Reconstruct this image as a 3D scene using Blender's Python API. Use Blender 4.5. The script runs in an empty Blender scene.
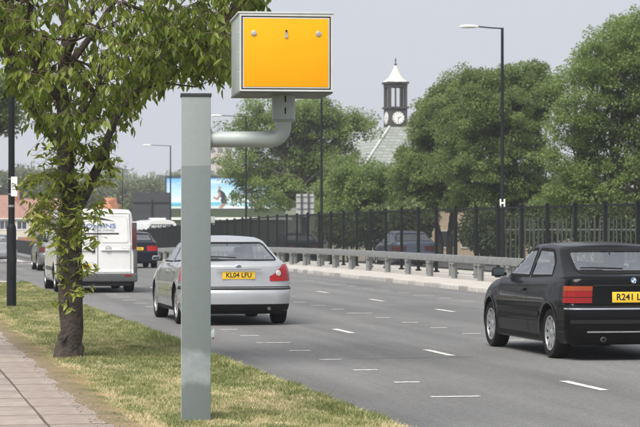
import bpy, bmesh, math, random
import numpy as np
from mathutils import Vector, Matrix
from mathutils.bvhtree import BVHTree
from mathutils.geometry import delaunay_2d_cdt
random.seed(7)
rng = np.random.default_rng(7)
D = bpy.data
SC = bpy.context.scene
COL = SC.collection
PI = math.pi
# ------------------------------------------------------------------ camera, light, exposure
F = 2300.0                                   # focal length in photo pixels (640 px wide)
TH = math.atan(444 / F)                      # the road runs this far left of the view axis
CT, ST = math.cos(TH), math.sin(TH)
cd = D.cameras.new('camera'); cam = D.objects.new('camera', cd); COL.objects.link(cam)
cam.location = (0, 0, 1.6); cam.rotation_euler = (PI / 2, 0, 0)
cd.sensor_width = 36; cd.lens = 36 * F / 640; cd.shift_y = 11.5 / 640
cd.clip_start = 0.5; cd.clip_end = 4000
cd.dof.use_dof = True; cd.dof.focus_distance = 22.0; cd.dof.aperture_fstop = 9.5
SC.camera = cam
W = D.worlds.new('World'); SC.world = W; W.use_nodes = True
SUN_EL, SUN_AZ = math.radians(54), math.radians(208)      # azimuth clockwise from +Y
nt = W.node_tree; nt.nodes.clear()
sky = nt.nodes.new('ShaderNodeTexSky'); sky.sky_type = 'NISHITA'; sky.sun_disc = False
sky.sun_elevation = SUN_EL; sky.sun_rotation = SUN_AZ; sky.dust_density = 3.0; sky.air_density = 1.0
mx = nt.nodes.new('ShaderNodeMix'); mx.data_type = 'RGBA'; mx.inputs['Factor'].default_value = 0.9
mx.inputs['B'].default_value = (4.08, 4.22, 4.66, 1)        # the even overcast veil
nt.links.new(sky.outputs[0], mx.inputs['A'])
bg = nt.nodes.new('ShaderNodeBackground'); bg.inputs['Strength'].default_value = 0.1
nt.links.new(mx.outputs['Result'], bg.inputs['Color'])
wo = nt.nodes.new('ShaderNodeOutputWorld'); nt.links.new(bg.outputs[0], wo.inputs['Surface'])
sl = D.lights.new('sun', 'SUN'); sl.energy = 3.6; sl.angle = math.radians(42); sl.color = (1, 0.965, 0.91)
sun = D.objects.new('sun', sl); COL.objects.link(sun)
sd = Vector((math.sin(SUN_AZ) * math.cos(SUN_EL), math.cos(SUN_AZ) * math.cos(SUN_EL), math.sin(SUN_EL)))
sun.rotation_euler = sd.to_track_quat('Z', 'Y').to_euler(); sun.location = sd * 60
SC.view_settings.view_transform = 'Standard'; SC.view_settings.look = 'None'
SC.view_settings.exposure = 0.72; SC.view_settings.gamma = 1.0
SC.render.engine = 'CYCLES'
SC.cycles.use_denoising = True
SC.cycles.max_bounces = 8; SC.cycles.transparent_max_bounces = 24; SC.cycles.volume_bounces = 0
SC.cycles.sample_clamp_indirect = 6

# ------------------------------------------------------------------ coordinates
def gz(u):                                   # the ground falls gently away beyond 70 m
    if u < 70: return 0.0
    if u < 135: return -0.00013 * (u - 70) ** 2
    if u < 245: return -0.549 - 0.0169 * (u - 135)
    return -2.408
def R(u, v, z=0.0):                          # road frame: u along the road, v to its right
    return Vector((-u * ST + v * CT, u * CT + v * ST, z))
def UV(x, y): return (-x * ST + y * CT, x * CT + y * ST)
def P(px, py, Y): return Vector(((px - 320) * Y / F, Y, 1.6 + (225 - py) * Y / F))
def GP(px, Y, dz=0.0):
    x = (px - 320) * Y / F
    return Vector((x, Y, gz(UV(x, Y)[0]) + dz))

# ------------------------------------------------------------------ materials
MATS = {}
def principled(m): return m.node_tree.nodes['Principled BSDF']
def mat(name, col, rough=0.6, metal=0.0, coat=0.0, var=0.12, scale=4.0, bump=0.0, bscale=40.0, spec=0.5):
    if name in MATS: return MATS[name]
    m = D.materials.new(name); m.use_nodes = True; t = m.node_tree; b = principled(m)
    b.inputs['Roughness'].default_value = rough; b.inputs['Metallic'].default_value = metal
    b.inputs['Coat Weight'].default_value = coat; b.inputs['Coat Roughness'].default_value = 0.05
    b.inputs['Specular IOR Level'].default_value = spec
    tc = t.nodes.new('ShaderNodeTexCoord'); n = t.nodes.new('ShaderNodeTexNoise')
    n.inputs['Scale'].default_value = scale; n.inputs['Detail'].default_value = 5
    t.links.new(tc.outputs['Object'], n.inputs['Vector'])
    r = t.nodes.new('ShaderNodeValToRGB'); e = r.color_ramp.elements
    e[0].position = 0.3; e[1].position = 0.7
    e[0].color = [c * (1 - var) for c in col] + [1]; e[1].color = [min(1, c * (1 + var)) for c in col] + [1]
    t.links.new(n.outputs['Fac'], r.inputs['Fac']); t.links.new(r.outputs['Color'], b.inputs['Base Color'])
    if bump:
        n2 = t.nodes.new('ShaderNodeTexNoise'); n2.inputs['Scale'].default_value = bscale; n2.inputs['Detail'].default_value = 4
        t.links.new(tc.outputs['Object'], n2.inputs['Vector'])
        bp = t.nodes.new('ShaderNodeBump'); bp.inputs['Strength'].default_value = bump; bp.inputs['Distance'].default_value = 0.02
        t.links.new(n2.outputs['Fac'], bp.inputs['Height']); t.links.new(bp.outputs['Normal'], b.inputs['Normal'])
    MATS[name] = m
    return m
def leafmat(name, dark, light, trans=0.35, rough=0.5):
    m = D.materials.new(name); m.use_nodes = True; t = m.node_tree; t.nodes.clear()
    a = t.nodes.new('ShaderNodeAttribute'); a.attribute_name = 'tint'
    r = t.nodes.new('ShaderNodeValToRGB'); r.color_ramp.elements[0].color = (*dark, 1); r.color_ramp.elements[1].color = (*light, 1)
    t.links.new(a.outputs['Fac'], r.inputs['Fac'])
    p = t.nodes.new('ShaderNodeBsdfPrincipled'); p.inputs['Roughness'].default_value = rough; p.inputs['Specular IOR Level'].default_value = 0.35
    tr = t.nodes.new('ShaderNodeBsdfTranslucent')
    hs = t.nodes.new('ShaderNodeHueSaturation'); hs.inputs['Hue'].default_value = 0.49; hs.inputs['Value'].default_value = 1.35
    t.links.new(r.outputs['Color'], hs.inputs['Color']); t.links.new(hs.outputs['Color'], tr.inputs['Color'])
    t.links.new(r.outputs['Color'], p.inputs['Base Color'])
    mi = t.nodes.new('ShaderNodeMixShader'); mi.inputs[0].default_value = trans
    t.links.new(p.outputs[0], mi.inputs[1]); t.links.new(tr.outputs[0], mi.inputs[2])
    o = t.nodes.new('ShaderNodeOutputMaterial'); t.links.new(mi.outputs[0], o.inputs['Surface'])
    MATS[name] = m
    return m
def glassmat(name, tint, refl=1.0, rough=0.02, ior=1.65):
    m = D.materials.new(name); m.use_nodes = True; t = m.node_tree; t.nodes.clear()
    tr = t.nodes.new('ShaderNodeBsdfTransparent'); tr.inputs['Color'].default_value = (*tint, 1)
    gl = t.nodes.new('ShaderNodeBsdfGlossy'); gl.inputs['Roughness'].default_value = rough; gl.inputs['Color'].default_value = (refl, refl, refl, 1)
    lw = t.nodes.new('ShaderNodeLayerWeight'); lw.inputs['Blend'].default_value = .5      # Schlick, the same from both sides of the pane
    pw = t.nodes.new('ShaderNodeMath'); pw.operation = 'POWER'; t.links.new(lw.outputs['Facing'], pw.inputs[0]); pw.inputs[1].default_value = 4.0
    r0 = 2 * ((ior - 1) / (ior + 1)) ** 2
    fr = t.nodes.new('ShaderNodeMath'); fr.operation = 'MULTIPLY_ADD'; t.links.new(pw.outputs[0], fr.inputs[0]); fr.inputs[1].default_value = 1 - r0; fr.inputs[2].default_value = r0
    mi = t.nodes.new('ShaderNodeMixShader'); t.links.new(fr.outputs[0], mi.inputs[0])
    t.links.new(tr.outputs[0], mi.inputs[1]); t.links.new(gl.outputs[0], mi.inputs[2])
    o = t.nodes.new('ShaderNodeOutputMaterial'); t.links.new(mi.outputs[0], o.inputs['Surface'])
    MATS[name] = m
    return m

asphalt = D.materials.new('asphalt'); asphalt.use_nodes = True
def build_asphalt(m, c0, c1, c2):
    t = m.node_tree; b = principled(m); b.inputs['Roughness'].default_value = 0.78; b.inputs['Specular IOR Level'].default_value = 0.4
    tc = t.nodes.new('ShaderNodeTexCoord')
    def noise(scale, detail=4, vec=None, rough=0.6):
        n = t.nodes.new('ShaderNodeTexNoise'); n.inputs['Scale'].default_value = scale; n.inputs['Detail'].default_value = detail
        n.inputs['Roughness'].default_value = rough
        t.links.new(vec if vec else tc.outputs['Object'], n.inputs['Vector']); return n
    mp = t.nodes.new('ShaderNodeMapping'); mp.inputs['Scale'].default_value = (1.1, 0.06, 1)   # object space: x across, y along
    t.links.new(tc.outputs['Object'], mp.inputs['Vector'])
    streak = noise(1.0, 3, mp.outputs[0]); patch = noise(0.22, 5); fine = noise(60, 3, None, .8); mid = noise(14, 5, None, .75)
    r = t.nodes.new('ShaderNodeValToRGB'); r.color_ramp.elements[0].position = .35; r.color_ramp.elements[1].position = .68
    r.color_ramp.elements[0].color = (*c0, 1); r.color_ramp.elements[1].color = (*c1, 1)
    def math_(op, a, b_):
        n = t.nodes.new('ShaderNodeMath'); n.operation = op
        for i, q in enumerate((a, b_)):
            if isinstance(q, (int, float)): n.inputs[i].default_value = q
            else: t.links.new(q, n.inputs[i])
        return n.outputs[0]
    s1 = math_('ADD', math_('MULTIPLY', streak.outputs['Fac'], .68), math_('MULTIPLY', patch.outputs['Fac'], .32))
    t.links.new(s1, r.inputs['Fac'])
    r2 = t.nodes.new('ShaderNodeValToRGB'); r2.color_ramp.elements[0].position = .38; r2.color_ramp.elements[1].position = .64
    r2.color_ramp.elements[0].color = (.42, .42, .42, 1); r2.color_ramp.elements[1].color = (1.6, 1.6, 1.58, 1)
    t.links.new(math_('ADD', math_('MULTIPLY', fine.outputs['Fac'], .7), math_('MULTIPLY', mid.outputs['Fac'], .3)), r2.inputs['Fac'])
    mm = t.nodes.new('ShaderNodeMix'); mm.data_type = 'RGBA'; mm.blend_type = 'MULTIPLY'; mm.inputs['Factor'].default_value = 1
    t.links.new(r.outputs['Color'], mm.inputs['A']); t.links.new(r2.outputs['Color'], mm.inputs['B'])
    t.links.new(mm.outputs['Result'], b.inputs['Base Color'])
    bp = t.nodes.new('ShaderNodeBump'); bp.inputs['Strength'].default_value = .5; bp.inputs['Distance'].default_value = .006
    t.links.new(fine.outputs['Fac'], bp.inputs['Height']); t.links.new(bp.outputs['Normal'], b.inputs['Normal'])
build_asphalt(asphalt, (.098, .097, .095), (.182, .180, .176), None)
MATS['asphalt'] = asphalt

m_white = mat('road_paint', (.54, .53, .49), .8, var=.42, scale=14, bump=.3)
m_yellowed = mat('worn_yellow_paint', (.55, .44, .20), .7, var=.25, scale=26)
m_kerb = mat('kerb_granite', (.36, .345, .32), .85, var=.22, scale=9, bump=.3)
m_slab = mat('paving_concrete', (.262, .214, .182), .88, var=.16, scale=7, bump=.35, bscale=60)
m_slab2 = mat('paving_concrete_pale', (.290, .240, .205), .88, var=.16, scale=6, bump=.35, bscale=60)
m_path = mat('island_concrete', (.40, .375, .335), .9, var=.16, scale=2.5, bump=.3)
m_galv = mat('galvanised_steel', (.25, .26, .258), .55, metal=.35, var=.16, scale=6)
m_black = mat('black_railing_paint', (.007, .009, .010), .6, var=.2, scale=5, spec=.25)
m_rubber = mat('tyre_rubber', (.014, .014, .014), .9, var=.15, spec=.2)
m_dark = mat('dark_plastic', (.014, .014, .015), .7, var=.15, spec=.2)
m_gasket = mat('black_gasket', (.010, .010, .010), .8, spec=.15)
m_alloy = mat('wheel_alloy', (.55, .56, .57), .32, metal=.85, var=.08)
m_chrome = mat('bright_metal', (.7, .7, .7), .2, metal=1, var=.05)
m_red = mat('red_lens', (.23, .007, .007), .18, coat=.35, spec=.25, var=.06); m_redb = mat('red_lens_bright', (.32, .009, .009), .18, coat=.35, spec=.25, var=.06)
m_orange = mat('orange_lens', (.27, .045, .010), .18, coat=.35, spec=.25, var=.06)
m_exh = mat('exhaust_steel', (.10, .10, .10), .6, metal=.3)
m_clearlens = mat('clear_lens', (.55, .55, .53), .15, coat=1, var=.06)
m_plate = mat('yellow_plate', (.78, .50, .035), .4, var=.04); m_ink = mat('black_ink', (.012, .012, .012), .5)
m_glass = glassmat('car_glass', (.86, .91, .89)); m_glassd = glassmat('dark_car_glass', (.28, .31, .31))
m_glassr = glassmat('hatch_glass', (.92, .96, .95), ior=2.1)
m_seat = mat('seat_fabric', (.12, .12, .125), .9, var=.2, scale=20)
m_inter = mat('interior_trim', (.09, .09, .092), .85)
m_hglass = mat('house_glass', (.04, .05, .06), .08, coat=.5, var=.2, scale=.8)
m_frame = mat('white_window_frame', (.72, .72, .70), .5)
m_cream = mat('cream_render', (.58, .53, .44), .9, var=.08, scale=.6)
m_bark = mat('bark', (.056, .044, .035), .95, var=.45, scale=14, bump=1.0, bscale=30)
m_bark2 = mat('grey_bark', (.085, .075, .062), .95, var=.3, scale=5, bump=.8, bscale=14)
m_soil = mat('soil', (.14, .11, .08), .95, var=.3, scale=3)

# ------------------------------------------------------------------ mesh helpers
def link(o, parent=None):
    COL.objects.link(o)
    if parent is not None: o.parent = parent
    return o
def tag(o, label=None, cat=None, group=None, kind=None):
    if label: o['label'] = label
    if cat: o['category'] = cat
    if group: o['group'] = group
    if kind: o['kind'] = kind
    return o
def empty(name, loc, rz=0.0, label=None, cat=None, group=None):
    o = D.objects.new(name, None); o.empty_display_size = .2; link(o)
    o.location = loc; o.rotation_euler = (0, 0, rz)
    return tag(o, label, cat, group)
def meshobj(name, me, parent=None, m=None):
    if m is not None and not me.materials: me.materials.append(m)
    return link(D.objects.new(name, me), parent)
class MB:
    def __init__(s): s.v = []; s.f = []; s.mi = []
    def add(s, vs, fs, mi=0):
        k = len(s.v); s.v += [tuple(p) for p in vs]; s.f += [tuple(i + k for i in f) for f in fs]; s.mi += [mi] * len(fs); return s
    def box(s, c, d, rz=0.0, mi=0, top=1.0):
        x, y, z = [q / 2 for q in d]; cs, sn = math.cos(rz), math.sin(rz); vs = []
        for dz in (-z, z):
            k = top if dz > 0 else 1.0
            for dx, dy in ((-x, -y), (x, -y), (x, y), (-x, y)):
                dx, dy = dx * k, dy * k
                vs.append((c[0] + dx * cs - dy * sn, c[1] + dx * sn + dy * cs, c[2] + dz))
        return s.add(vs, [(0, 3, 2, 1), (4, 5, 6, 7), (0, 1, 5, 4), (1, 2, 6, 5), (2, 3, 7, 6), (3, 0, 4, 7)], mi)
    def tube(s, pts, rad, n=10, cap=True, mi=0):
        pts = [Vector(p) for p in pts]; m = len(pts)
        if not hasattr(rad, '__len__'): rad = [rad] * m
        vs = []; fs = []; side = None
        for i, p in enumerate(pts):
            t = (pts[min(i + 1, m - 1)] - pts[max(i - 1, 0)]).normalized()
            if side is None:
                side = t.cross(Vector((0, 0, 1)))
                if side.length < 1e-3: side = t.cross(Vector((0, 1, 0)))
            side = (side - t * side.dot(t)).normalized(); up = t.cross(side)
            for k in range(n):
                a = 2 * PI * k / n; vs.append(p + (side * math.cos(a) + up * math.sin(a)) * rad[i])
        for i in range(m - 1):
            for k in range(n):
                a, b = i * n + k, i * n + (k + 1) % n; fs.append((a, b, b + n, a + n))
        if cap: fs.append(tuple(range(n - 1, -1, -1))); fs.append(tuple(range((m - 1) * n, m * n)))
        return s.add(vs, fs, mi)
    def lathe(s, prof, n=24, axis='z', c=(0, 0, 0), mi=0, close=False):
        vs = []; fs = []; m = len(prof)
        for i, (r, h) in enumerate(prof):
            for k in range(n):
                a = 2 * PI * k / n; p = (r * math.cos(a), r * math.sin(a), h)
                if axis == 'x': p = (h, r * math.cos(a), r * math.sin(a))
                if axis == 'y': p = (r * math.cos(a), h, r * math.sin(a))
                vs.append((p[0] + c[0], p[1] + c[1], p[2] + c[2]))
        rng_ = range(m if close else m - 1)
        for i in rng_:
            j = (i + 1) % m
            for k in range(n): fs.append((i * n + k, i * n + (k + 1) % n, j * n + (k + 1) % n, j * n + k))
        if not close:
            fs.append(tuple(range(n - 1, -1, -1))); fs.append(tuple(range((m - 1) * n, m * n)))
        return s.add(vs, fs, mi)
    def prism(s, poly, a, b, axis='y', mi=0):       # poly in the two other axes
        n = len(poly); vs = []
        for h in (a, b):
            for p, q in poly: vs.append({'y': (p, h, q), 'x': (h, p, q), 'z': (p, q, h)}[axis])
        return s.add(vs, [tuple(range(n))[::-1], tuple(range(n, 2 * n))] + [(i, (i + 1) % n, (i + 1) % n + n, i + n) for i in range(n)], mi)
    def build(s, name, m=None, parent=None, smooth=False, bevel=0.0, seg=2, mats=None, angle=35, me_only=False):
        me = D.meshes.new(name); me.from_pydata(s.v, [], s.f)
        for mm in (mats or ([m] if m else [])): me.materials.append(mm)
        if mats: me.polygons.foreach_set('material_index', s.mi)
        bm = bmesh.new(); bm.from_mesh(me); bmesh.ops.recalc_face_normals(bm, faces=bm.faces)
        if bevel:
            es = [e for e in bm.edges if len(e.link_faces) == 2 and e.calc_face_angle(0) > .5]
            bmesh.ops.bevel(bm, geom=es, offset=bevel, segments=seg, affect='EDGES', profile=.6)
        if smooth or bevel:
            for f in bm.faces: f.smooth = True
            for e in bm.edges:
                if len(e.link_faces) == 2 and e.calc_face_angle(0) > math.radians(angle): e.smooth = False
        bm.to_mesh(me); bm.free()
        if me_only: return me
        return meshobj(name, me, parent)
def fastmesh(name, verts, faces, m, tint=None):
    verts = np.asarray(verts, dtype=np.float32).reshape(-1, 3); faces = np.asarray(faces, dtype=np.int32)
    k = faces.shape[1]; me = D.meshes.new(name)
    me.vertices.add(len(verts)); me.vertices.foreach_set('co', verts.ravel())
    me.loops.add(faces.size); me.loops.foreach_set('vertex_index', faces.ravel())
    me.polygons.add(len(faces)); me.polygons.foreach_set('loop_start', np.arange(0, faces.size, k, dtype=np.int32))
    me.update(calc_edges=True); me.materials.append(m)
    if tint is not None:
        a = me.attributes.new('tint', 'FLOAT', 'FACE'); a.data.foreach_set('value', np.asarray(tint, dtype=np.float32))
    return me
def text_obj(name, body, size, m, parent, loc, rot, sx=1.0, extrude=.0015, align='CENTER', bold=0.0):
    c = D.curves.new(name, 'FONT'); c.body = body; c.size = size; c.extrude = extrude; c.align_x = align; c.align_y = 'CENTER'
    c.offset = bold; c.resolution_u = 3
    o = D.objects.new(name, c); COL.objects.link(o); dg = bpy.context.evaluated_depsgraph_get()
    me = D.meshes.new_from_object(o.evaluated_get(dg)); D.objects.remove(o); D.curves.remove(c)
    me.materials.clear(); me.materials.append(m)
    q = meshobj(name, me, parent); q.location = loc; q.rotation_euler = rot; q.scale = (sx, 1, 1)
    return q
def norm(a): return a / np.maximum(np.linalg.norm(a, axis=-1, keepdims=True), 1e-9)

# ================================================================== SETTING
# big ground sheet
us = [-80, -20, 0, 20, 40, 60, 70, 80, 90, 100, 110, 120, 135, 160, 190, 220, 245, 260, 320, 400, 600, 950]
vs_ = [-600, -300, -120, -40, -10, 3, 12, 24, 60, 140, 300, 600]
def sheet(name, us, vfun, dz, m, parent=None, kind='structure', uvfun=None):
    """a strip following the ground: vfun(u) -> list of v"""
    vv = []; ff = []
    for u in us:
        for v in vfun(u): vv.append((v, u, gz(u) + dz))
    n = len(vfun(us[0]))
    for i in range(len(us) - 1):
        for k in range(n - 1): ff.append((i * n + k, i * n + k + 1, (i + 1) * n + k + 1, (i + 1) * n + k))
    mb = MB().add(vv, ff); o = mb.build(name, m, parent)
    if parent is None: o.rotation_euler = (0, 0, TH)
    if kind: o['kind'] = kind
    return o
m_ground = mat('rough_ground', (.085, .10, .045), .95, var=.35, scale=.3)
sheet('ground', us, lambda u: vs_, -.05, m_ground)
uroad = sorted(set([-40, -20, 0, 10] + list(range(20, 72, 2)) + list(range(70, 250, 4)) + [260, 300, 400]))
road = sheet('road', uroad, lambda u: [3.77, 5, 7, 9, 11, 14.06], 0.0, asphalt)
# side road mouth on the left
sr = sheet('side_road', [62, 64, 66, 70, 74, 78], lambda u: [-60, -20, -4, 3.77], -.004, asphalt)
# service road behind the fence
sheet('service_road', uroad, lambda u: [18.9, 22, 27.5], -.02, asphalt)
# left verge base (soil and thatch), raised to kerb level
m_verge = D.materials.new('verge_thatch'); m_verge.use_nodes = True
def build_verge(m):
    t = m.node_tree; b = principled(m); b.inputs['Roughness'].default_value = .95; b.inputs['Specular IOR Level'].default_value = .1
    tc = t.nodes.new('ShaderNodeTexCoord')
    n = t.nodes.new('ShaderNodeTexNoise'); n.inputs['Scale'].default_value = 1.6; n.inputs['Detail'].default_value = 6
    n2 = t.nodes.new('ShaderNodeTexNoise'); n2.inputs['Scale'].default_value = 45; n2.inputs['Detail'].default_value = 3
    t.links.new(tc.outputs['Object'], n.inputs['Vector']); t.links.new(tc.outputs['Object'], n2.inputs['Vector'])
    r = t.nodes.new('ShaderNodeValToRGB'); e = r.color_ramp.elements
    e[0].position = .38; e[0].color = (.10, .12, .035, 1); e[1].position = .62; e[1].color = (.30, .235, .13, 1)
    t.links.new(n.outputs['Fac'], r.inputs['Fac'])
    r2 = t.nodes.new('ShaderNodeValToRGB'); r2.color_ramp.elements[0].color = (.45, .42, .38, 1); r2.color_ramp.elements[1].color = (1.5, 1.45, 1.35, 1)
    t.links.new(n2.outputs['Fac'], r2.inputs['Fac'])
    mm = t.nodes.new('ShaderNodeMix'); mm.data_type = 'RGBA'; mm.blend_type = 'MULTIPLY'; mm.inputs['Factor'].default_value = 1
    t.links.new(r.outputs['Color'], mm.inputs['A']); t.links.new(r2.outputs['Color'], mm.inputs['B'])
    sx_ = t.nodes.new('ShaderNodeSeparateXYZ'); t.links.new(tc.outputs['Object'], sx_.inputs[0])
    ad = t.nodes.new('ShaderNodeMath'); ad.operation = 'MULTIPLY_ADD'; t.links.new(n2.outputs['Fac'], ad.inputs[0]); ad.inputs[1].default_value = .5; t.links.new(sx_.outputs['X'], ad.inputs[2])
    mr = t.nodes.new('ShaderNodeMapRange'); mr.inputs[1].default_value = 1.95; mr.inputs[2].default_value = 2.25; t.links.new(ad.outputs[0], mr.inputs[0])
    m2 = t.nodes.new('ShaderNodeMix'); m2.data_type = 'RGBA'; t.links.new(mr.outputs[0], m2.inputs['Factor']); m2.inputs['A'].default_value = (.215, .17, .115, 1)
    t.links.new(mm.outputs['Result'], m2.inputs['B'])
    t.links.new(m2.outputs['Result'], b.inputs['Base Color'])
    bp = t.nodes.new('ShaderNodeBump'); bp.inputs['Strength'].default_value = .8; bp.inputs['Distance'].default_value = .03
    t.links.new(n2.outputs['Fac'], bp.inputs['Height']); t.links.new(bp.outputs['Normal'], b.inputs['Normal'])
build_verge(m_verge)
def kerb_v(u):                               # left kerb line; it turns away at the side road
    return 3.77 if u < 60 else 3.77 - (6 - math.sqrt(max(0, 36 - (min(u, 65.8) - 60) ** 2)))
uv_ = [-20, 0, 10, 14] + [15 + .12 * k for k in range(375)] + [60, 61, 62, 63, 64, 65, 65.6]
rag = rng.random(500)
vm = []; vf = []
for u in uv_:
    a = 1.90 if u < 60 else 1.90 - (u - 60) * 1.0
    if 15 <= u < 60: a = 1.70 + .022 * math.sin(u * .8) + .018 * math.sin(u * 3.7 + 1) + .05 * (rag[int((u - 15) / .12)] - .5)
    for k in range(9):
        v = a + (kerb_v(u) - .14 - a) * (0, .05, .25, .35, .48, .61, .74, .87, 1)[k]
        vm.append((v, u, (.093 if k == 0 else .104 if k == 1 else .075) + .012 * math.sin(v * 3 + u * .9) * (1 < k < 8)))
for i in range(len(uv_) - 1):
    for k in range(8): vf.append((i * 9 + k, i * 9 + k + 1, (i + 1) * 9 + k + 1, (i + 1) * 9 + k))
vo = MB().add(vm, vf).build('verge', m_verge, smooth=True); vo.rotation_euler = (0, 0, TH); vo['kind'] = 'structure'
# verge resumes beyond the junction
v2 = sheet('far_verge', [78.5, 90, 110, 135, 180, 245], lambda u: [-12, 0, 3.8], .10, m_verge)

# kerbs: every stone its own piece
def frame_obj(name, kind='structure'):
    o = D.objects.new(name, None); link(o); o.rotation_euler = (0, 0, TH); o['kind'] = kind; return o
kl = frame_obj('left_kerb')
kme = [MB().box((0, 0, 0), (.125, .906, .26)).build('kerb_stone', m, bevel=.014, me_only=True) for m in
       (m_kerb, mat('kerb_granite_pale', (.46, .44, .40), .85, var=.2, scale=9, bump=.3), mat('kerb_granite_dark', (.28, .27, .25), .85, var=.2, scale=9, bump=.3))]
u = 12.0
while u < 60:
    o = link(D.objects.new('kerb_stone', random.choice(kme)), kl)
    o.location = (3.77 - .0625 + random.uniform(-.004, .004), u + .457, -.03 + random.uniform(-.006, .006)); u += .914
for k in range(10):
    a = (k + .5) / 10 * PI / 2
    o = link(D.objects.new('kerb_stone', kme[1]), kl)
    o.location = (3.77 - 6 + (6 - .0625) * math.cos(a), 60 + (6 - .0625) * math.sin(a), -.03); o.rotation_euler = (0, 0, a)
u = 79.0
while u < 150:
    o = link(D.objects.new('kerb_stone', random.choice(kme)), kl)
    o.location = (3.93 - .0625, u + .457, gz(u) - .03); u += .914
for k in range(50):
    o = link(D.objects.new('kerb_stone', random.choice(kme)), kl); o.location = (3.4 - k * .914, 78.44, -.03); o.rotation_euler = (0, 0, PI / 2)
kr = frame_obj('island_kerb')
u = 22.0; nk = 0
while u < 190:
    o = link(D.objects.new('kerb_stone', random.choice(kme)), kr); nk += 1
    o.location = (14.06 + .0625 + random.uniform(-.004, .004), u + .457, gz(u) - .02 + random.uniform(-.005, .005)); u += .914
mbk = MB()
for k in range(25): mbk.box((14.12, 192.4 + k * 5, gz(192.4 + k * 5) - .02), (.125, 4.99, .26))
kk = mbk.build('far_kerb_stones', m_kerb, kr); kk['kind'] = 'stuff'
# island paving
isl = sheet('island_path', uroad, lambda u: [14.185, 15, 16, 17, 18.9], .105, m_path)
# concrete edging of the island on the service side
e_ = MB()
for i in range(60): e_.box((18.93, 22 + i * 4, gz(22 + i * 4) + .02), (.08, 3.98, .2))
e2 = e_.build('island_back_edging', m_kerb); e2.rotation_euler = (0, 0, TH); e2['kind'] = 'structure'

# pavement of slabs, bottom left
pv = frame_obj('pavement')
bed = MB().box((.53, 30, .0), (2.55, 70, .1826)).build('mortar_bed', mat('joint_sand', (.085, .062, .048), .95, var=.3, scale=12), pv)
slm = []
for i in range(5):
    b_ = MB().box((0, 0, 0), (.583, .848, .06))
    slm.append(b_.build('paving_slab', [m_slab, m_slab2, mat('paving_concrete_warm', (.275, .228, .196), .88, var=.18, scale=5, bump=.35, bscale=60), m_slab, mat('paving_concrete_grey', (.25, .215, .19), .88, var=.2, scale=8, bump=.35, bscale=60)][i], bevel=.007, me_only=True))
for row, vc in enumerate((1.57, .97, .37)):
    for k in range(40 if row < 2 else 30):
        o = link(D.objects.new('paving_slab', slm[random.randrange(5)]), pv)
        o.location = (vc + random.uniform(-.004, .004), 14.35 + k * .892 + random.uniform(-.003, .003), .062 + random.uniform(.0002, .0012))
        o.rotation_euler = (random.uniform(-.0006, .0006), random.uniform(-.0008, .0008), random.uniform(-.004, .004))

# road markings
mk = frame_obj('road_markings')
def paint(name, v0, v1, u0, u1, m=m_white):
    z = gz((u0 + u1) / 2) + .004; n = 9; vs = []
    # worn, slightly ragged outline
    for k in range(n): vs.append((v0 + (v1 - v0) * k / (n - 1), u0 + random.uniform(-.006, .006), z))
    for k in range(n): vs.append((v1 - (v1 - v0) * k / (n - 1), u1 + random.uniform(-.006, .006), z))
    return MB().add(vs, [tuple(range(2 * n))]).build(name, m, mk)
for k in range(23):
    u = 20.8 + 2 * k; lg = .235 if k % 5 == 0 else .135
    for vc in (5.30, 8.60, 12.2):
        paint('check_mark', vc - lg, vc + lg, u - .055, u + .055, m_yellowed if (k == 8 and vc < 6) else m_white)
for k in range(-3, 30):
    u = 22.0 + 6 * k; paint('lane_dash', 6.87, 6.97, u - .68, u + .68)
    u = 23.8 + 6 * k; paint('lane_dash', 10.40, 10.50, u - .68, u + .68)
# sealed crack across the lane
cr = []
for k in range(15):
    v = 5.55 + k * .11; cr.append((v, 26.9 + .05 * math.sin(k * 1.7) + .12 * k / 15 + random.uniform(-.02, .02)))
mb = MB()
for (a, b), (c, d) in zip(cr, cr[1:]): mb.add([(a, b - .012, .003), (c, d - .012, .003), (c, d + .012, .003), (a, b + .012, .003)], [(0, 1, 2, 3)])
mb.build('sealed_crack', mat('tar', (.03, .03, .03), .5), mk)
man = mat('iron_cover', (.06, .055, .05), .6, metal=.4, var=.3, scale=30)

# ------------------------------------------------------------------ grass
def vnoise(x, y, s, seed):
    r = np.random.default_rng(seed).random((64, 64)); x = x * s; y = y * s
    xi = np.floor(x).astype(int); yi = np.floor(y).astype(int); fx = x - xi; fy = y - yi
    fx = fx * fx * (3 - 2 * fx); fy = fy * fy * (3 - 2 * fy)
    g = lambda a, b: r[a % 64, b % 64]
    return (g(xi, yi) * (1 - fx) + g(xi + 1, yi) * fx) * (1 - fy) + (g(xi, yi + 1) * (1 - fx) + g(xi + 1, yi + 1) * fx) * fy
def blades(n, u0, u1, v0, v1, pw=1.0):
    u = u0 + (u1 - u0) * rng.random(n) ** pw; v = v0 + (v1 - v0) * rng.random(n)
    return u, v
m_grass = leafmat('grass_blades', (.14, .170, .052), (.64, .53, .34), trans=.25, rough=.6)
m_grass.node_tree.nodes['Color Ramp'].color_ramp.elements.new(.45).color = (.31, .32, .135, 1)
n = 330000
u, v = blades(n, 15.5, 62, 1.70, 3.80, 1.9)
dry = .30 * vnoise(u * .35, v, 2.1, 1) + .30 * vnoise(u * .5 + v * .3, v * 1.2, 6.0, 2) + .20 * vnoise(u * .6, v, 17, 3) + .20 * vnoise(u, v, 31, 6)
edge = np.clip((2.20 - v) / .55, 0, 1)         # worn dry edge along the slabs
near = np.clip((24 - u) / 7, 0, 1)
dry = np.clip((dry - .32) * 1.9 + edge * .75 + near * .36 - np.clip((v - 3.05) / .6, 0, 1) * .15, 0, 1)
bare = (vnoise(u, v, 3.3, 5) + vnoise(u, v, 9, 8) * .5) * .6
keep = (rng.random(n) > np.clip(edge * 1.15 - bare * .65, 0, .12)) & (v < np.where(u > 60, 2.9 - (u - 60) * .4, 9))
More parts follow.
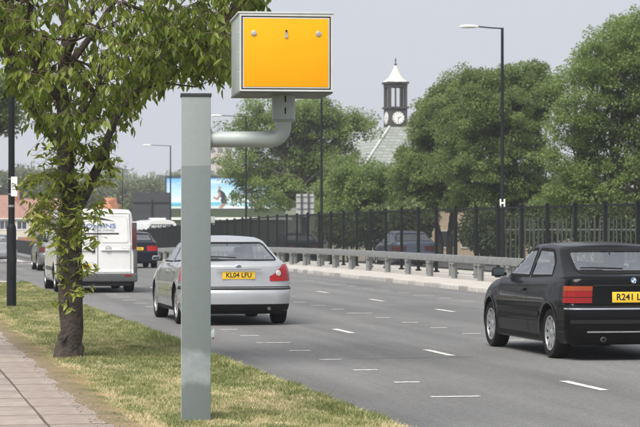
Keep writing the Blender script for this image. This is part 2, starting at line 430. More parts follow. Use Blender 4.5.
u, v, dry = u[keep], v[keep], dry[keep]; n = len(u)
h = (.022 + .045 * vnoise(u, v, 2.2, 4) * rng.random(n) + .02 * rng.random(n)) * (1.15 - .45 * dry)
h = .85 * h * np.clip((v - 1.62) / .40, .5, 1) * np.where((v > 3.57), 1.35, 1.0)
wd = .0045 + .0035 * rng.random(n) + u * .00008
ang = rng.random(n) * 2 * PI; lean = rng.normal(0, .55, (n, 2)) * h[:, None]
base = np.stack([v, u, np.where(v > 3.64, .095, .072)], 1)
sx = np.stack([np.cos(ang) * wd, np.sin(ang) * wd, np.zeros(n)], 1)
tip = base + np.stack([lean[:, 0] + (v > 3.62) * .012, lean[:, 1], h], 1)
V = np.stack([base - sx, base + sx, tip], 1); Fc = np.arange(3 * n).reshape(n, 3)
tint = np.clip(dry + rng.normal(0, .18, n), 0, 1)
go = meshobj('grass', fastmesh('grass', V, Fc, m_grass, tint)); go.rotation_euler = (0, 0, TH)
tag(go, 'short patchy grass with straw coloured worn strips on the verge', 'grass', kind='stuff')

# grit, crumbs of soil and straw along the slab edge
n = 1900; u = 15.5 + 34 * rng.random(n) ** 1.7; v = 1.60 + np.abs(rng.normal(0, .16, n)); sz = (.003 + .007 * rng.random(n) ** 3)[:, None]
z = np.where(v < 1.70, .094, .106) + sz[:, 0] * .4; c = np.stack([v, u, z], 1)
octv = np.array([(1, 0, 0), (0, 1, 0), (-1, 0, 0), (0, -1, 0), (0, 0, .7), (0, 0, -.7)]); octf = np.array([(0, 1, 4), (1, 2, 4), (2, 3, 4), (3, 0, 4), (1, 0, 5), (2, 1, 5), (3, 2, 5), (0, 3, 5)])
V = c[:, None] + octv[None] * (sz * rng.uniform(.6, 1.3, (n, 3)))[:, None, :]
Fc = (np.arange(n)[:, None, None] * 6 + octf[None]).reshape(-1, 3)
gr = meshobj('grit', fastmesh('grit', V, Fc, leafmat('grit_soil', (.17, .13, .095), (.42, .35, .26), trans=0, rough=.9), np.repeat(rng.random(n), 8))); gr.rotation_euler = (0, 0, TH)
tag(gr, 'crumbs of soil and grit scattered along the edge of the paving slabs', 'grit', kind='stuff')

# ================================================================== foliage tools
def leaf_arrays(c, tipdir, L, Wd, droop=.25, fold=.35, detail=True):
    """c base points, tipdir unit vectors; returns verts (N,k,3) and faces"""
    n = len(c); up = rng.normal(0, 1, (n, 3)); up[:, 2] += 1.6
    side = norm(np.cross(tipdir, up)); nor = norm(np.cross(side, tipdir))
    L = L[:, None]; Wd = Wd[:, None]
    if detail:
        f = fold * Wd
        p0 = c
        m1 = c + tipdir * L * .33 - nor * droop * L * .05; m2 = c + tipdir * L * .68 - nor * droop * L * .25
        t = c + tipdir * L - nor * droop * L * .6
        l1 = m1 + side * Wd * .46 + nor * f * .5; r1 = m1 - side * Wd * .46 + nor * f * .5
        l2 = m2 + side * Wd * .36 + nor * f * .4; r2 = m2 - side * Wd * .36 + nor * f * .4
        V = np.stack([p0, l1, m1, r1, l2, m2, r2, t], 1)
        fs = np.array([(0, 2, 1), (0, 3, 2), (1, 2, 5), (1, 5, 4), (2, 3, 6), (2, 6, 5), (4, 5, 7), (5, 6, 7)])
    else:
        mid = c + tipdir * L * .45
        V = np.stack([c, mid + side * Wd * .5 + nor * Wd * .15, c + tipdir * L, mid - side * Wd * .5 + nor * Wd * .15], 1)
        fs = np.array([(0, 1, 2), (0, 2, 3)])
    k = V.shape[1]
    Fa = (np.arange(n)[:, None, None] * k + fs[None]).reshape(-1, 3)
    return V, Fa, len(fs)
def fib(n):
    i = np.arange(n) + .5; ph = np.arccos(1 - 2 * i / n); th = PI * (1 + 5 ** .5) * i
    return np.stack([np.cos(th) * np.sin(ph), np.sin(th) * np.sin(ph), np.cos(ph)], 1)
def crown_mesh(name, blobs, nclump, per, leaf, m, clump_r=.55, flat=.6, shell=.62, tint0=.5, holes=.0, seed=0, zmin=None):
    """blobs: list of (center, radii). Clumps sit through the outer part of each blob; leaves fill the clumps."""
    r = np.random.default_rng(seed); cl = []
    vol = np.array([a[1][0] * a[1][1] * a[1][2] for a in blobs]) ** .67; vol /= vol.sum()
    for (c, rad), w in zip(blobs, vol):
        k = max(4, int(nclump * w)); d = norm(r.normal(0, 1, (k, 3)))
        rr = shell + (1 - shell) * r.random(k) ** .7
        rr *= 1 + .16 * np.sin(d[:, 0] * 5 + c[0]) * np.cos(d[:, 2] * 4 + c[2]) + r.normal(0, .085, k)
        cl.append(np.array(c) + d * rr[:, None] * np.array(rad))
    cl = np.concatenate(cl)
    if zmin is not None: cl = cl[cl[:, 2] > zmin]
    if holes: cl = cl[r.random(len(cl)) > holes]
    n = len(cl); cr_ = clump_r * (.6 + .8 * r.random(n))
    idx = np.repeat(np.arange(n), per); N = len(idx)
    d = norm(r.normal(0, 1, (N, 3))); q = r.random(N) ** .45
    off = d * (q * cr_[idx])[:, None]; off[:, 2] *= flat; off[:, 2] -= .25 * (off[:, 0] ** 2 + off[:, 1] ** 2) / cr_[idx]
    c = cl[idx] + off
    td = norm(d + r.normal(0, .6, (N, 3)) + np.array([0, 0, -.35]))
    L = leaf * (.6 + .8 * r.random(N)); V, Fa, k = leaf_arrays(c, td, L, L * .5, detail=False)
    ct = tint0 + r.normal(0, .13, n); tt = np.clip(ct[idx] + r.normal(0, .14, N), 0, 1)
    return fastmesh(name, V, Fa, m, np.repeat(tt, k)), cl
m_fol_a = leafmat('foliage_fresh', (.078, .125, .032), (.265, .35, .11), trans=.45)
m_fol_b = leafmat('foliage_mid', (.075, .115, .032), (.25, .33, .11), trans=.45)
m_fol_c = leafmat('foliage_dull', (.045, .07, .026), (.16, .20, .07), trans=.3)
def limb_pts(a, b, sag=.15, n=6, wob=.05):
    a, b = Vector(a), Vector(b); d = b - a; L = d.length; out = []
    for i in range(n):
        t = i / (n - 1); p = a + d * t
        p.z += sag * L * math.sin(t * PI) * .5
        if 0 < i < n - 1: p += Vector((random.uniform(-1, 1), random.uniform(-1, 1), random.uniform(-.5, .5))) * wob * L * .5
        out.append(p)
    return out
def bg_tree(name, base, height, blobs, label, m, nclump=220, per=130, leaf=.2, clump_r=.6, trunk_r=.2, stems=1, group=None, seed=1, holes=0.0, shell=.55, tint0=.5, cat='tree', zmin=None, flat=.6, limbs=26):
    """blobs in local coordinates from the base"""
    t = empty(name, base, 0, label, cat, group)
    me, cl = crown_mesh('crown', blobs, nclump, per, leaf, m, clump_r, flat, shell, tint0, holes, seed, zmin)
    c = meshobj('crown', me, t)
    mb = MB(); random.seed(seed)
    lowest = min(b[0][2] - b[1][2] for b in blobs); tops = []
    cen = np.mean([b[0] for b in blobs], axis=0)
    for s in range(stems):
        ox = (s - (stems - 1) / 2) * .45; fork = max(1.2, lowest + .3) * random.uniform(.9, 1.15)
        tx = ox * 2.2 + cen[0] * .4
        mb.tube([(ox, 0, -.3), (ox * 1.1, .03, fork * .5), (tx, .0, fork), (tx * 1.3, 0, height * .55), (tx * 1.4 + cen[0] * .3, .1, height * (.86 if stems == 1 else .70))],
                [trunk_r * 1.25, trunk_r, trunk_r * .85, trunk_r * .5, trunk_r * .12], 10); tops.append((tx, fork))
    mb.build('trunk', m_bark2, t, smooth=True)
    lm = MB(); sel = random.sample(range(len(cl)), min(limbs, len(cl)))
    for j in sel:
        q = cl[j]; tx, fk = random.choice(tops)
        z0 = fk + (q[2] - fk) * random.uniform(.1, .55) if q[2] > fk else fk
        s0 = (tx * (1 + .3 * (z0 - fk) / max(1, height)), 0, z0); r0 = trunk_r * random.uniform(.25, .45)
        pts = limb_pts(s0, q, .12, 6, .07); lm.tube(pts, [r0 * (1 - .85 * i / 5) for i in range(6)], 6, cap=False)
        for _ in range(2):
            k = random.randrange(2, 5); q2 = pts[k] + Vector((random.uniform(-1, 1), random.uniform(-1, 1), random.uniform(0, 1))) * .8
            lm.tube(limb_pts(pts[k], q2, .1, 4, .08), [r0 * .3, r0 * .22, r0 * .15, r0 * .05], 5, cap=False)
    lm.build('limbs', m_bark2, t, smooth=True)
    return t

# ================================================================== SPEED CAMERA
m_grey = D.materials.new('camera_grey_paint'); m_grey.use_nodes = True
def build_greypaint(m):
    t = m.node_tree; b = principled(m); b.inputs['Roughness'].default_value = .42; b.inputs['Specular IOR Level'].default_value = .4
    tc = t.nodes.new('ShaderNodeTexCoord'); sp = t.nodes.new('ShaderNodeSeparateXYZ'); t.links.new(tc.outputs['Object'], sp.inputs[0])
    n = t.nodes.new('ShaderNodeTexNoise'); n.inputs['Scale'].default_value = 3.5; n.inputs['Detail'].default_value = 6; t.links.new(tc.outputs['Object'], n.inputs['Vector'])
    def mth(op, a, b_, c_=None):
        q = t.nodes.new('ShaderNodeMath'); q.operation = op
        for i, w in enumerate((a, b_, c_)):
            if w is None: continue
            if isinstance(w, (int, float)): q.inputs[i].default_value = w
            else: t.links.new(w, q.inputs[i])
        return q.outputs[0]
    zz = mth('ADD', sp.outputs['Z'], mth('MULTIPLY', mth('SUBTRACT', n.outputs['Fac'], .5), .05))
    step = mth('GREATER_THAN', zz, 1.985)
    mix = t.nodes.new('ShaderNodeMix'); mix.data_type = 'RGBA'; t.links.new(step, mix.inputs['Factor'])
    mix.inputs['A'].default_value = (.168, .198, .196, 1); mix.inputs['B'].default_value = (.235, .265, .258, 1)
    # pale repainted patch low on the post
    n4 = t.nodes.new('ShaderNodeTexNoise'); n4.inputs['Scale'].default_value = 5; n4.inputs['Detail'].default_value = 3; t.links.new(tc.outputs['Object'], n4.inputs['Vector'])
    ca = t.nodes.new('ShaderNodeClamp'); t.links.new(mth('MULTIPLY', mth('SUBTRACT', mth('ADD', zz, mth('MULTIPLY', n4.outputs['Fac'], .35)), .42), 14), ca.inputs[0])
    cb2 = t.nodes.new('ShaderNodeClamp'); t.links.new(mth('MULTIPLY', mth('SUBTRACT', .68, mth('ADD', zz, mth('MULTIPLY', n4.outputs['Fac'], .22))), 16), cb2.inputs[0])
    zp = mth('MULTIPLY', ca.outputs[0], cb2.outputs[0])
    n3 = t.nodes.new('ShaderNodeTexNoise'); n3.inputs['Scale'].default_value = 9; t.links.new(tc.outputs['Object'], n3.inputs['Vector'])
    fac = mth('MULTIPLY', zp, mth('MULTIPLY', n3.outputs['Fac'], 1.1)); cl = t.nodes.new('ShaderNodeClamp'); t.links.new(fac, cl.inputs[0])
    mix2 = t.nodes.new('ShaderNodeMix'); mix2.data_type = 'RGBA'; t.links.new(cl.outputs[0], mix2.inputs['Factor'])
    t.links.new(mix.outputs['Result'], mix2.inputs['A']); mix2.inputs['B'].default_value = (.37, .41, .42, 1)
    n2 = t.nodes.new('ShaderNodeTexNoise'); n2.inputs['Scale'].default_value = 22; n2.inputs['Detail'].default_value = 6; t.links.new(tc.outputs['Object'], n2.inputs['Vector'])
    r = t.nodes.new('ShaderNodeValToRGB'); r.color_ramp.elements[0].position = .25; r.color_ramp.elements[0].color = (.8, .8, .79, 1); r.color_ramp.elements[1].position = .6
    t.links.new(n2.outputs['Fac'], r.inputs['Fac'])
    m3 = t.nodes.new('ShaderNodeMix'); m3.data_type = 'RGBA'; m3.blend_type = 'MULTIPLY'; m3.inputs['Factor'].default_value = .3
    t.links.new(mix2.outputs['Result'], m3.inputs['A']); t.links.new(r.outputs['Color'], m3.inputs['B']); t.links.new(m3.outputs['Result'], b.inputs['Base Color'])
build_greypaint(m_grey)
m_greyl = mat('housing_grey_paint', (.36, .40, .385), .4, var=.08, scale=5)
m_greyp = mat('housing_pale_edge', (.50, .51, .49), .45, var=.06, scale=8)
m_yel = mat('camera_yellow', (.86, .365, .005), .5, var=.05, scale=2.4, spec=.2)
m_lock = mat('lock_metal', (.42, .40, .36), .45, metal=.3, var=.2, scale=60)
PY = 17.8; KS = F / PY; PX = (195.9 - 320) / KS; PH = 1.6 + (225 - 95) / KS - .07
scm = empty('speed_camera', (PX, PY, .07), 0, 'yellow backed roadside speed camera on a thick grey post with a side arm', 'speed camera')
pr = math.radians(4)
post = MB().box((0, 0, PH / 2 - .05), (.226, .19, PH + .1), pr).build('post', m_grey, scm, bevel=.008)
MB().box((0, 0, PH - .004), (.240, .204, .026), pr).build('post_cap', mat('cap_rubber', (.03, .032, .034), .7), post, bevel=.006)
MB().box((-.1065, -.0895, PH / 2), (.006, .004, PH - .06), pr).build('post_seam', m_greyp, post)
MB().box((.130, -.05, 1.57), (.038, .06, .05), pr).box((.139, -.05, 1.54), (.016, .03, .02), pr).build('post_latch', m_greyl, post, bevel=.004)
MB().box((.128, -.05, .69), (.036, .06, .055), pr).box((.137, -.05, .69), (.016, .03, .08), pr).build('post_latch', m_greyl, post, bevel=.004)
AX = (283.5 - 320) / KS - PX; az = 1.6 + (225 - 139.5) / KS - .07; tz = 1.6 + (225 - 121) / KS - .07; bz = 1.6 + (225 - 94) / KS - .07
apts = [(.10, 0, az)] + [(AX - .10 + (.0) , 0, az)]
for k in range(1, 7):
    a = k / 6 * PI / 2; apts.append((AX - .10 + .10 * math.sin(a) * .98, 0, az + .10 * (1 - math.cos(a))))
apts.append((AX, 0, tz + .02))
MB().tube(apts, .062, 20).build('arm', m_greyl, scm, smooth=True)
MB().lathe([(.083, .114), (.083, .122)], 20, 'x', (0, 0, az)).build('arm_flange', m_greyl, scm, smooth=True)
nk_ = MB().lathe([(.075, tz - .006), (.090, tz), (.090, bz + .01)], 28, 'z', (AX, 0, 0)).build('neck', m_greyl, scm, smooth=True)
MB().lathe([(.0925, tz), (.0925, tz + .012)], 28, 'z', (AX, 0, 0)).build('neck_rim', m_grey, nk_, smooth=True)
for zz in (tz + .075, tz + .165): MB().box((AX + .016, -.090, zz), (.009, .006, .048)).build('neck_slot', m_gasket, nk_)
br = math.radians(6.8); hb = D.objects.new('housing', None)
KF = F / 17.42; HD, HW, HH = .76, 93.5 / KF, 78.0 / KF; hz0 = 1.6 + (225 - 91.5) / KF - .07
hx = (286 - 320) / KF - PX
house_m = MB().box((0, HD / 2, HH / 2), (HW, HD, HH)).build('housing', m_greyl, scm, bevel=.01)
house_m.location = (hx, -.38, hz0); house_m.rotation_euler = (0, 0, br)
MB().box((0, HD / 2, HH + .004), (HW + .022, HD + .03, .014)).build('housing_lid', m_greyp, house_m, bevel=.004)
MB().box((0, HD / 2, -.006), (HW + .006, HD, .012)).build('housing_floor', mat('housing_base', (.12, .13, .125), .5), house_m)
def ring_frame(x0, x1, z0, z1, w, y0, y1):
    mb = MB(); xc = (x0 + x1) / 2; yc = (y0 + y1) / 2; dy = y1 - y0
    mb.box((xc, yc, z1 - w / 2), (x1 - x0, dy, w)).box((xc, yc, z0 + w / 2), (x1 - x0, dy, w))
    mb.box((x0 + w / 2, yc, (z0 + z1) / 2), (w, dy, z1 - z0 - 2 * w)).box((x1 - w / 2, yc, (z0 + z1) / 2), (w, dy, z1 - z0 - 2 * w)); return mb
ring_frame(-HW / 2, HW / 2, 0, HH - .008, .014, -.016, 0).build('door_rim', m_greyp, house_m)
ring_frame(-HW / 2 + .0155, HW / 2 - .0155, .0155, HH - .0235, .0075, -.013, -.001).build('door_gasket', m_gasket, house_m)
ring_frame(-HW / 2 + .0235, HW / 2 - .0235, .0235, HH - .0315, .009, -.015, -.001).build('panel_border', m_greyp, house_m)
MB().box((0, -.010, HH / 2 - .004), (HW - .067, .014, HH - .075)).build('yellow_panel', m_yel, house_m, bevel=.002)
for sx in (-1, 1):
    MB().lathe([(.022, 0), (.022, -.003), (.018, -.005)], 20, 'y', (sx * .246 + .0, -.018, .437)).build('panel_lock', m_lock, house_m, smooth=True)
MB().lathe([(.013, 0), (.013, -.006)], 14, 'y', (0, -.018, .415)).box((0, -.021, .433), (.020, .005, .04)).build('keyhole_cover', m_lock, house_m)
MB().lathe([(.008, 0), (.008, -.004)], 10, 'y', (0, -.0245, .457)).build('key_slot', m_gasket, house_m)
for sx in (-1, 1):
    for zz in (.15, .3, .45): MB().lathe([(.006, 0), (.006, .004)], 8, 'x', (sx * HW / 2 - (.004 if sx < 0 else 0), .1, zz)).build('rivet', m_greyp, house_m)

# ================================================================== STREET TREE
TY = 26.2
def T(px, py, dy=0.0): return Vector(((px - 320) * TY / F, TY + dy, 1.6 + (225 - py) * TY / F))
tb = T(69, 354); tb.z = .07
tree = empty('street_tree', tb, 0, 'leafy roadside tree with drooping leaves and shoots up its dark trunk', 'tree')
def loc_(p): return p - tb
trk = [(66, 366, 28 / 2), (68, 352, 12.5), (72, 330, 11), (70, 305, 11.6), (70, 280, 11), (71, 250, 10.4), (72, 225, 10.2), (70, 208, 10.5)]
mb = MB()
mb.tube([loc_(T(a, b)) for a, b, r in trk], [r / 83 for a, b, r in trk], 18)
mb.tube([loc_(T(71, 214)), loc_(T(67, 190, .02)), loc_(T(66, 165)), loc_(T(63, 140, .03)), loc_(T(64, 115, .05)), loc_(T(60, 85, .08)), loc_(T(66, 40, .1)), loc_(T(62, -20, .2)), loc_(T(70, -80, .2)), loc_(T(66, -150, .1))],
        [.115, .10, .092, .085, .075, .06, .05, .042, .03, .012], 14)
mb.lathe([(.05, 0), (.03, .03), (.0, .035)], 8, 'y', tuple(loc_(T(64, 336, -.17))))
for k in range(5):
    a = k / 5 * 2 * PI + .4; mb.tube([(math.cos(a) * .09, math.sin(a) * .09, .16), (math.cos(a) * .12, math.sin(a) * .12, .05), (math.cos(a) * .17, math.sin(a) * .17, -.03)], [.05, .045, .02], 7)
mb.tube([loc_(T(76, 338)), loc_(T(79, 348)), loc_(T(77, 360))], [.04, .075, .06], 9)
tro = mb.build('trunk', m_bark, tree, smooth=True, angle=80)
# gnarl the bark
me = tro.data
for vtx in me.vertices:
    p = vtx.co; k = .012 * math.sin(p.z * 23 + p.x * 41) * math.sin(p.y * 37 + p.z * 9) + .006 * math.sin(p.z * 71)
    vtx.co = p + vtx.normal * k
lim = MB()
limbs_def = [
    [(72, 214, .02, .085), (84, 196, -.02, .068), (94, 176, -.05, .058), (103, 158, -.06, .05), (108, 140, -.1, .042), (118, 115, -.1, .042), (138, 92, -.15, .034), (160, 60, -.2, .026), (190, 40, -.2, .018), (225, 30, -.3, .008)],
    [(63, 150, 0, .062), (52, 135, -.04, .055), (38, 112, -.08, .05), (24, 88, -.12, .046), (12, 55, -.1, .04), (4, 20, -.05, .032), (6, -30, 0, .022), (-6, -90, 0, .01)],
    [(60, 100, .05, .055), (50, 85, -.02, .05), (38, 66, -.12, .044), (30, 40, -.2, .036), (34, 5, -.25, .03), (24, -50, -.3, .018), (20, -110, -.2, .008)],
    [(38, 66, -.12, .035), (42, 48, -.2, .03), (50, 40, -.25, .022), (80, 42, -.3, .014), (112, 28, -.35, .007)],
    [(60, 85, .08, .05), (72, 58, .2, .04), (95, 25, .3, .035), (120, -15, .4, .028), (150, -60, .4, .018), (170, -90, .3, .008)],
    [(64, 60, .1, .04), (82, 30, -.3, .034), (110, 0, -.5, .028), (150, -30, -.6, .02), (190, -45, -.6, .01)],
    [(82, 196, 0, .04), (72, 175, -.2, .03), (74, 150, -.3, .025), (84, 118, -.4, .02), (100, 95, -.5, .012)],
    [(108, 140, -.1, .03), (109, 165, -.1, .02), (112, 178, -.12, .008)],
    [(12, 55, -.1, .03), (-20, 30, .1, .026), (-60, 0, .2, .02), (-100, -30, .2, .01)],
    [(62, 0, .15, .035), (30, -50, .5, .028), (-10, -90, .7, .018), (-40, -120, .8, .008)],
    [(66, -40, .2, .03), (100, -90, .0, .025), (140, -120, -.1, .015), (170, -140, 0, .006)],
    [(120, 0, .35, .02), (165, 15, .5, .018), (205, 45, .6, .012), (228, 75, .6, .005)],
    [(138, 92, -.15, .02), (165, 84, -.2, .014), (196, 88, -.2, .008), (212, 82, -.2, .004)]]
skel = []
for L_ in limbs_def:
    pts = [loc_(T(a, b, c)) for a, b, c, r in L_]; rr = [r for *_, r in L_]
    lim.tube(pts, rr, 9, cap=False); skel += pts
# lower envelope of the crown in photo pixels, then sprays of hanging leaves
lowx = [-160, -60, 0, 20, 45, 70, 100, 118, 140, 165, 190, 215, 232, 245, 275]
lowy = [40, 75, 70, 105, 150, 160, 166, 140, 112, 97, 84, 88, 86, 30, -10]
def low_z(X):
    px = 320 + X * F / TY
    return 1.6 + (225 - np.interp(px, lowx, lowy)) * TY / F
spc = []; tries = 0
while len(spc) < 1850 and tries < 90000:
    tries += 1
    px = random.uniform(-150, 268); dy = random.uniform(-1.5, 1.5); X = (px - 320) * TY / F
    cx = (60 - 320) * TY / F; rx = 2.75
    e = ((X - cx) / rx) ** 2 + (dy / 1.6) ** 2
    if e > 1: continue
    top = 3.2 + 2.9 * math.sqrt(1 - e)
    lo = low_z(X) + .45 * (abs(dy) / 1.5) ** 2 + random.random() * .12 + .10
    if top < lo + .1: continue
    z = random.uniform(lo, top) if len(spc) % 5 < 3 else min(top, lo + abs(random.gauss(0, .28)))
    if random.random() > (.35 + .65 * min(1, e * 1.4 + abs(z - 4.4) * .1)): continue
    if px < 112 and z < 3.05 and random.random() < .5: continue
    spc.append((X, TY + dy, z))
spc = np.array(spc) - np.array(tb)
twg = MB(); LC = []; LD = []
sk = np.array([tuple(p) for p in skel])
for i, s in enumerate(spc):
    j = np.argmin(((sk - s) ** 2).sum(1)); d = s - sk[j]; dl = np.linalg.norm(d)
    if i % 3 == 0: twg.tube(limb_pts(sk[j], s, .15, 5, .06), [.012, .010, .007, .005, .003], 5, cap=False)
    a = random.uniform(0, 2 * PI); tw = Vector((math.cos(a), math.sin(a), random.uniform(-.5, .25))).normalized(); ln = random.uniform(.22, .42)
    p0 = Vector(s) - tw * ln * .5; pts = [p0 + tw * ln * t + Vector((0, 0, -.10 * t * t)) for t in (0, .33, .66, 1)]
    twg.tube(pts, [.004, .0035, .003, .002], 4, cap=False)
    for k in range(random.randint(8, 12)):
        t = random.random(); q = p0 + tw * ln * t + Vector((0, 0, -.1 * t * t))
        LC.append(q); a2 = random.uniform(0, 2 * PI); hh = random.uniform(.25, .95)
        LD.append((math.cos(a2) * hh, math.sin(a2) * hh, -random.uniform(.55, 1.1)))
lim.build('limbs', m_bark, tree, smooth=True, angle=80)
twg.build('twigs', mat('twig_bark', (.13, .095, .065), .9), tree)
LC = np.array(LC); LD = norm(np.array(LD)); n = len(LC)
m_leaf = leafmat('broad_leaves', (.060, .105, .014), (.38, .45, .09), trans=.5, rough=.42)
L = .075 + .075 * rng.random(n); V, Fa, k = leaf_arrays(LC, LD, L, L * (.32 + .12 * rng.random(n)))
tt = np.clip(.42 + .25 * (vnoise(LC[:, 0] + 9, LC[:, 2] + 9, 2.5, 11) - .5) + rng.normal(0, .23, n), 0, 1)
fo = meshobj('foliage', fastmesh('foliage', V, Fa, m_leaf, np.repeat(tt, k)), tree); fo['kind'] = 'stuff'
# bright shoots up the trunk: the 300 nearest leaves singly, the rest as one mass
m_shoot = leafmat('shoot_leaves', (.085, .135, .020), (.44, .47, .09), trans=.42, rough=.42)
SC_, SD_ = [], []
stw = MB()
cent = [(72, 290, 14), (66, 268, 16), (76, 252, 20), (60, 240, 22), (84, 232, 20), (44, 228, 22), (52, 212, 26), (34, 218, 14), (70, 208, 28), (92, 212, 20), (98, 262, 12), (90, 292, 10), (74, 305, 9), (55, 300, 10),
        (40, 195, 20), (28, 185, 14), (46, 178, 18), (60, 185, 22), (80, 182, 20), (100, 188, 12), (112, 172, 9), (70, 165, 22), (50, 158, 14), (86, 158, 18), (76, 140, 18), (118, 156, 10), (30, 205, 12), (96, 240, 12), (64, 222, 20), (58, 262, 16), (80, 275, 14), (104, 205, 9)]
for px, py, rad in cent:
    for _ in range(max(2, int(rad * (.8 if py < 232 else .36)))):
        qx, qy = px + random.gauss(0, rad * .55), py + random.gauss(0, rad * .45)
        dy = random.uniform(-.55, .30); s = loc_(T(qx, qy, dy)); j = loc_(T(70 + random.uniform(-6, 6), qy + 14, -.08))
        if py < 200: j = Vector(sk[np.argmin(((sk - np.array(s)) ** 2).sum(1))])
        stw.tube(limb_pts(j, s, .25, 5, .08), [.0035, .003, .0025, .002, .0015], 4, cap=False)
        tw = (s - j).normalized()
        for k in range(random.randint(3, 6)):
            t = random.random(); q = s - tw * .16 * t; a2 = random.uniform(0, 2 * PI)
            SC_.append(q); SD_.append((math.cos(a2), math.sin(a2) * .8, -random.uniform(.1, 1.0)))
stw.build('shoots', mat('shoot_stem', (.17, .19, .07), .7), tree)
SC_ = np.array([tuple(q) for q in SC_]); SD_ = norm(np.array(SD_)); n = len(SC_)
order = np.argsort(SC_[:, 1]); one, rest = order[:300], order[300:]
L = .065 + .05 * rng.random(len(rest)); V, Fa, k = leaf_arrays(SC_[rest], SD_[rest], L, L * .42)
tt = np.clip(.5 + rng.normal(0, .2, len(rest)), 0, 1)
so = meshobj('shoot_foliage', fastmesh('shoot_foliage', V, Fa, m_shoot, np.repeat(tt, k)), tree); so['kind'] = 'stuff'
lms = []
for i in range(8):
    V, Fa, k = leaf_arrays(np.zeros((1, 3)), np.array([[0., 0., -1.]]), np.array([.092 + .004 * i]), np.array([.038]), droop=.3 + .1 * i)
    lms.append(fastmesh('leaf', V, Fa, m_shoot, np.full(k, min(1, max(0, .12 * i)))))
for i in one:
    o = link(D.objects.new('leaf', lms[random.randrange(8)]), tree); o.location = SC_[i]
    q = Vector((0, 0, -1)).rotation_difference(Vector(SD_[i])); o.rotation_mode = 'QUATERNION'
    o.rotation_quaternion = q @ Matrix.Rotation(random.uniform(0, 2 * PI), 3, 'Z').to_quaternion()
    s = random.uniform(.75, 1.2); o.scale = (s, s, s)

# ================================================================== BLACK LAMP POST ON THE VERGE
lp = GP(11.5, 42.4, .07)
t = empty('lamp_post', lp, TH, 'tall black lamp post on the grass verge with a small white number plate', 'lamp post')
MB().lathe([(.115, -.1), (.115, .02), (.088, .05), (.088, 1.46), (.082, 1.50), (.060, 1.55)], 20).build('base_column', m_black, t, smooth=True)
MB().lathe([(.060, 1.50), (.056, 5), (.045, 8.2)], 16).build('pole', m_black, t, smooth=True)
MB().box((0, -.0895, .75), (.09, .006, .42)).build('access_door', m_black, t, bevel=.002)
MB().tube([(0, 0, 8.15), (.05, 0, 8.35), (.3, 0, 8.45), (1.2, 0, 8.5)], .03, 10).build('arm', m_black, t, smooth=True)
MB().box((1.45, 0, 8.49), (.6, .2, .12), top=.7).build('lamp_head', m_galv, t, bevel=.02)
pl = MB().box((.045, -.062, 2.24), (.115, .004, .36)).build('number_plate', mat('sign_white', (.75, .75, .73), .5), t)
text_obj('lettering', '127', .10, m_ink, pl, (.045, -.0645, 2.235), (PI / 2, -PI / 2, 0), 1.0, .001, bold=.001)
MB().lathe([(.0605, 2.09), (.0605, 2.11)], 16).lathe([(.0605, 2.37), (.0605, 2.39)], 16).build('plate_strap', m_galv, pl)
MB().lathe([(.063, 1.86), (.063, 1.90)], 16).build('band', m_galv, t)

# ================================================================== STREET LAMPS beyond the fence
def street_lamp(px, Y, H, label, arm=1.35, disc=False):
    b = GP(px, Y); t = empty('street_lamp', b, 0, label, 'street lamp', 'street lamps behind the railings')
    MB().lathe([(.10, -.1), (.10, 1.3), (.068, 1.4), (.055, H * .6), (.045, H)], 12).build('pole', m_black, t, smooth=True)
    MB().tube([(0, 0, H - .05), (-.03, 0, H - .02), (-.4, 0, H), (-arm + .55, 0, H + .04)], .022, 8).build('arm', m_black, t, smooth=True)
    hd = MB().add(*lens_shape(-arm - .05, .62, .15, H + .04)).build('lamp_head', mat('lamp_head_white', (.78, .77, .74), .4), t, smooth=True, angle=60)
    if disc:
        MB().box((-.062, -.07, 1.6 + (225 - 203) * Y / F - b.z), (.045, .02, .26)).box((.062, -.07, 1.6 + (225 - 203) * Y / F - b.z), (.045, .02, .26)).box((0, -.07, 1.6 + (225 - 203) * Y / F - b.z), (.09, .015, .06)).build('bracket', mat('sign_white', (.75, .75, .73)), t, bevel=.015)
    return t
def lens_shape(x0, ln, w, z):
    vs = []; n = 8; fs = []; secs = [(0, .25), (.1, .8), (.35, 1), (.75, .85), (1, .3)]
    for s, k in secs:
        for j in range(n):
            a = 2 * PI * j / n; vs.append((x0 + ln * s, math.cos(a) * w * k * .8, z + math.sin(a) * w * k * .42))
    for i in range(len(secs) - 1):
        for j in range(n): fs.append((i * n + j, i * n + (j + 1) % n, (i + 1) * n + (j + 1) % n, (i + 1) * n + j))
    fs += [tuple(range(n)), tuple(range((len(secs) - 1) * n, len(secs) * n))]
    return vs, fs
street_lamp(502.3, 75, 8.03, 'black street lamp standing tall in front of the dark middle trees', disc=True)
street_lamp(321.5, 104, 8.2, 'thin black street lamp pole rising behind the yellow camera box')
street_lamp(246, 135, 8.5, 'street lamp whose white head shows just above the grey camera arm', 2.0)
street_lamp(170.5, 180, 9.1, 'street lamp in front of the left end of the beach billboard', 2.1)
street_lamp(122.5, 236, 9.6, 'faint street lamp pole against the wooded hill above the white van')
street_lamp(14, 335, 9.6, 'small far street lamp half hidden behind the black lamp post', 2.3)

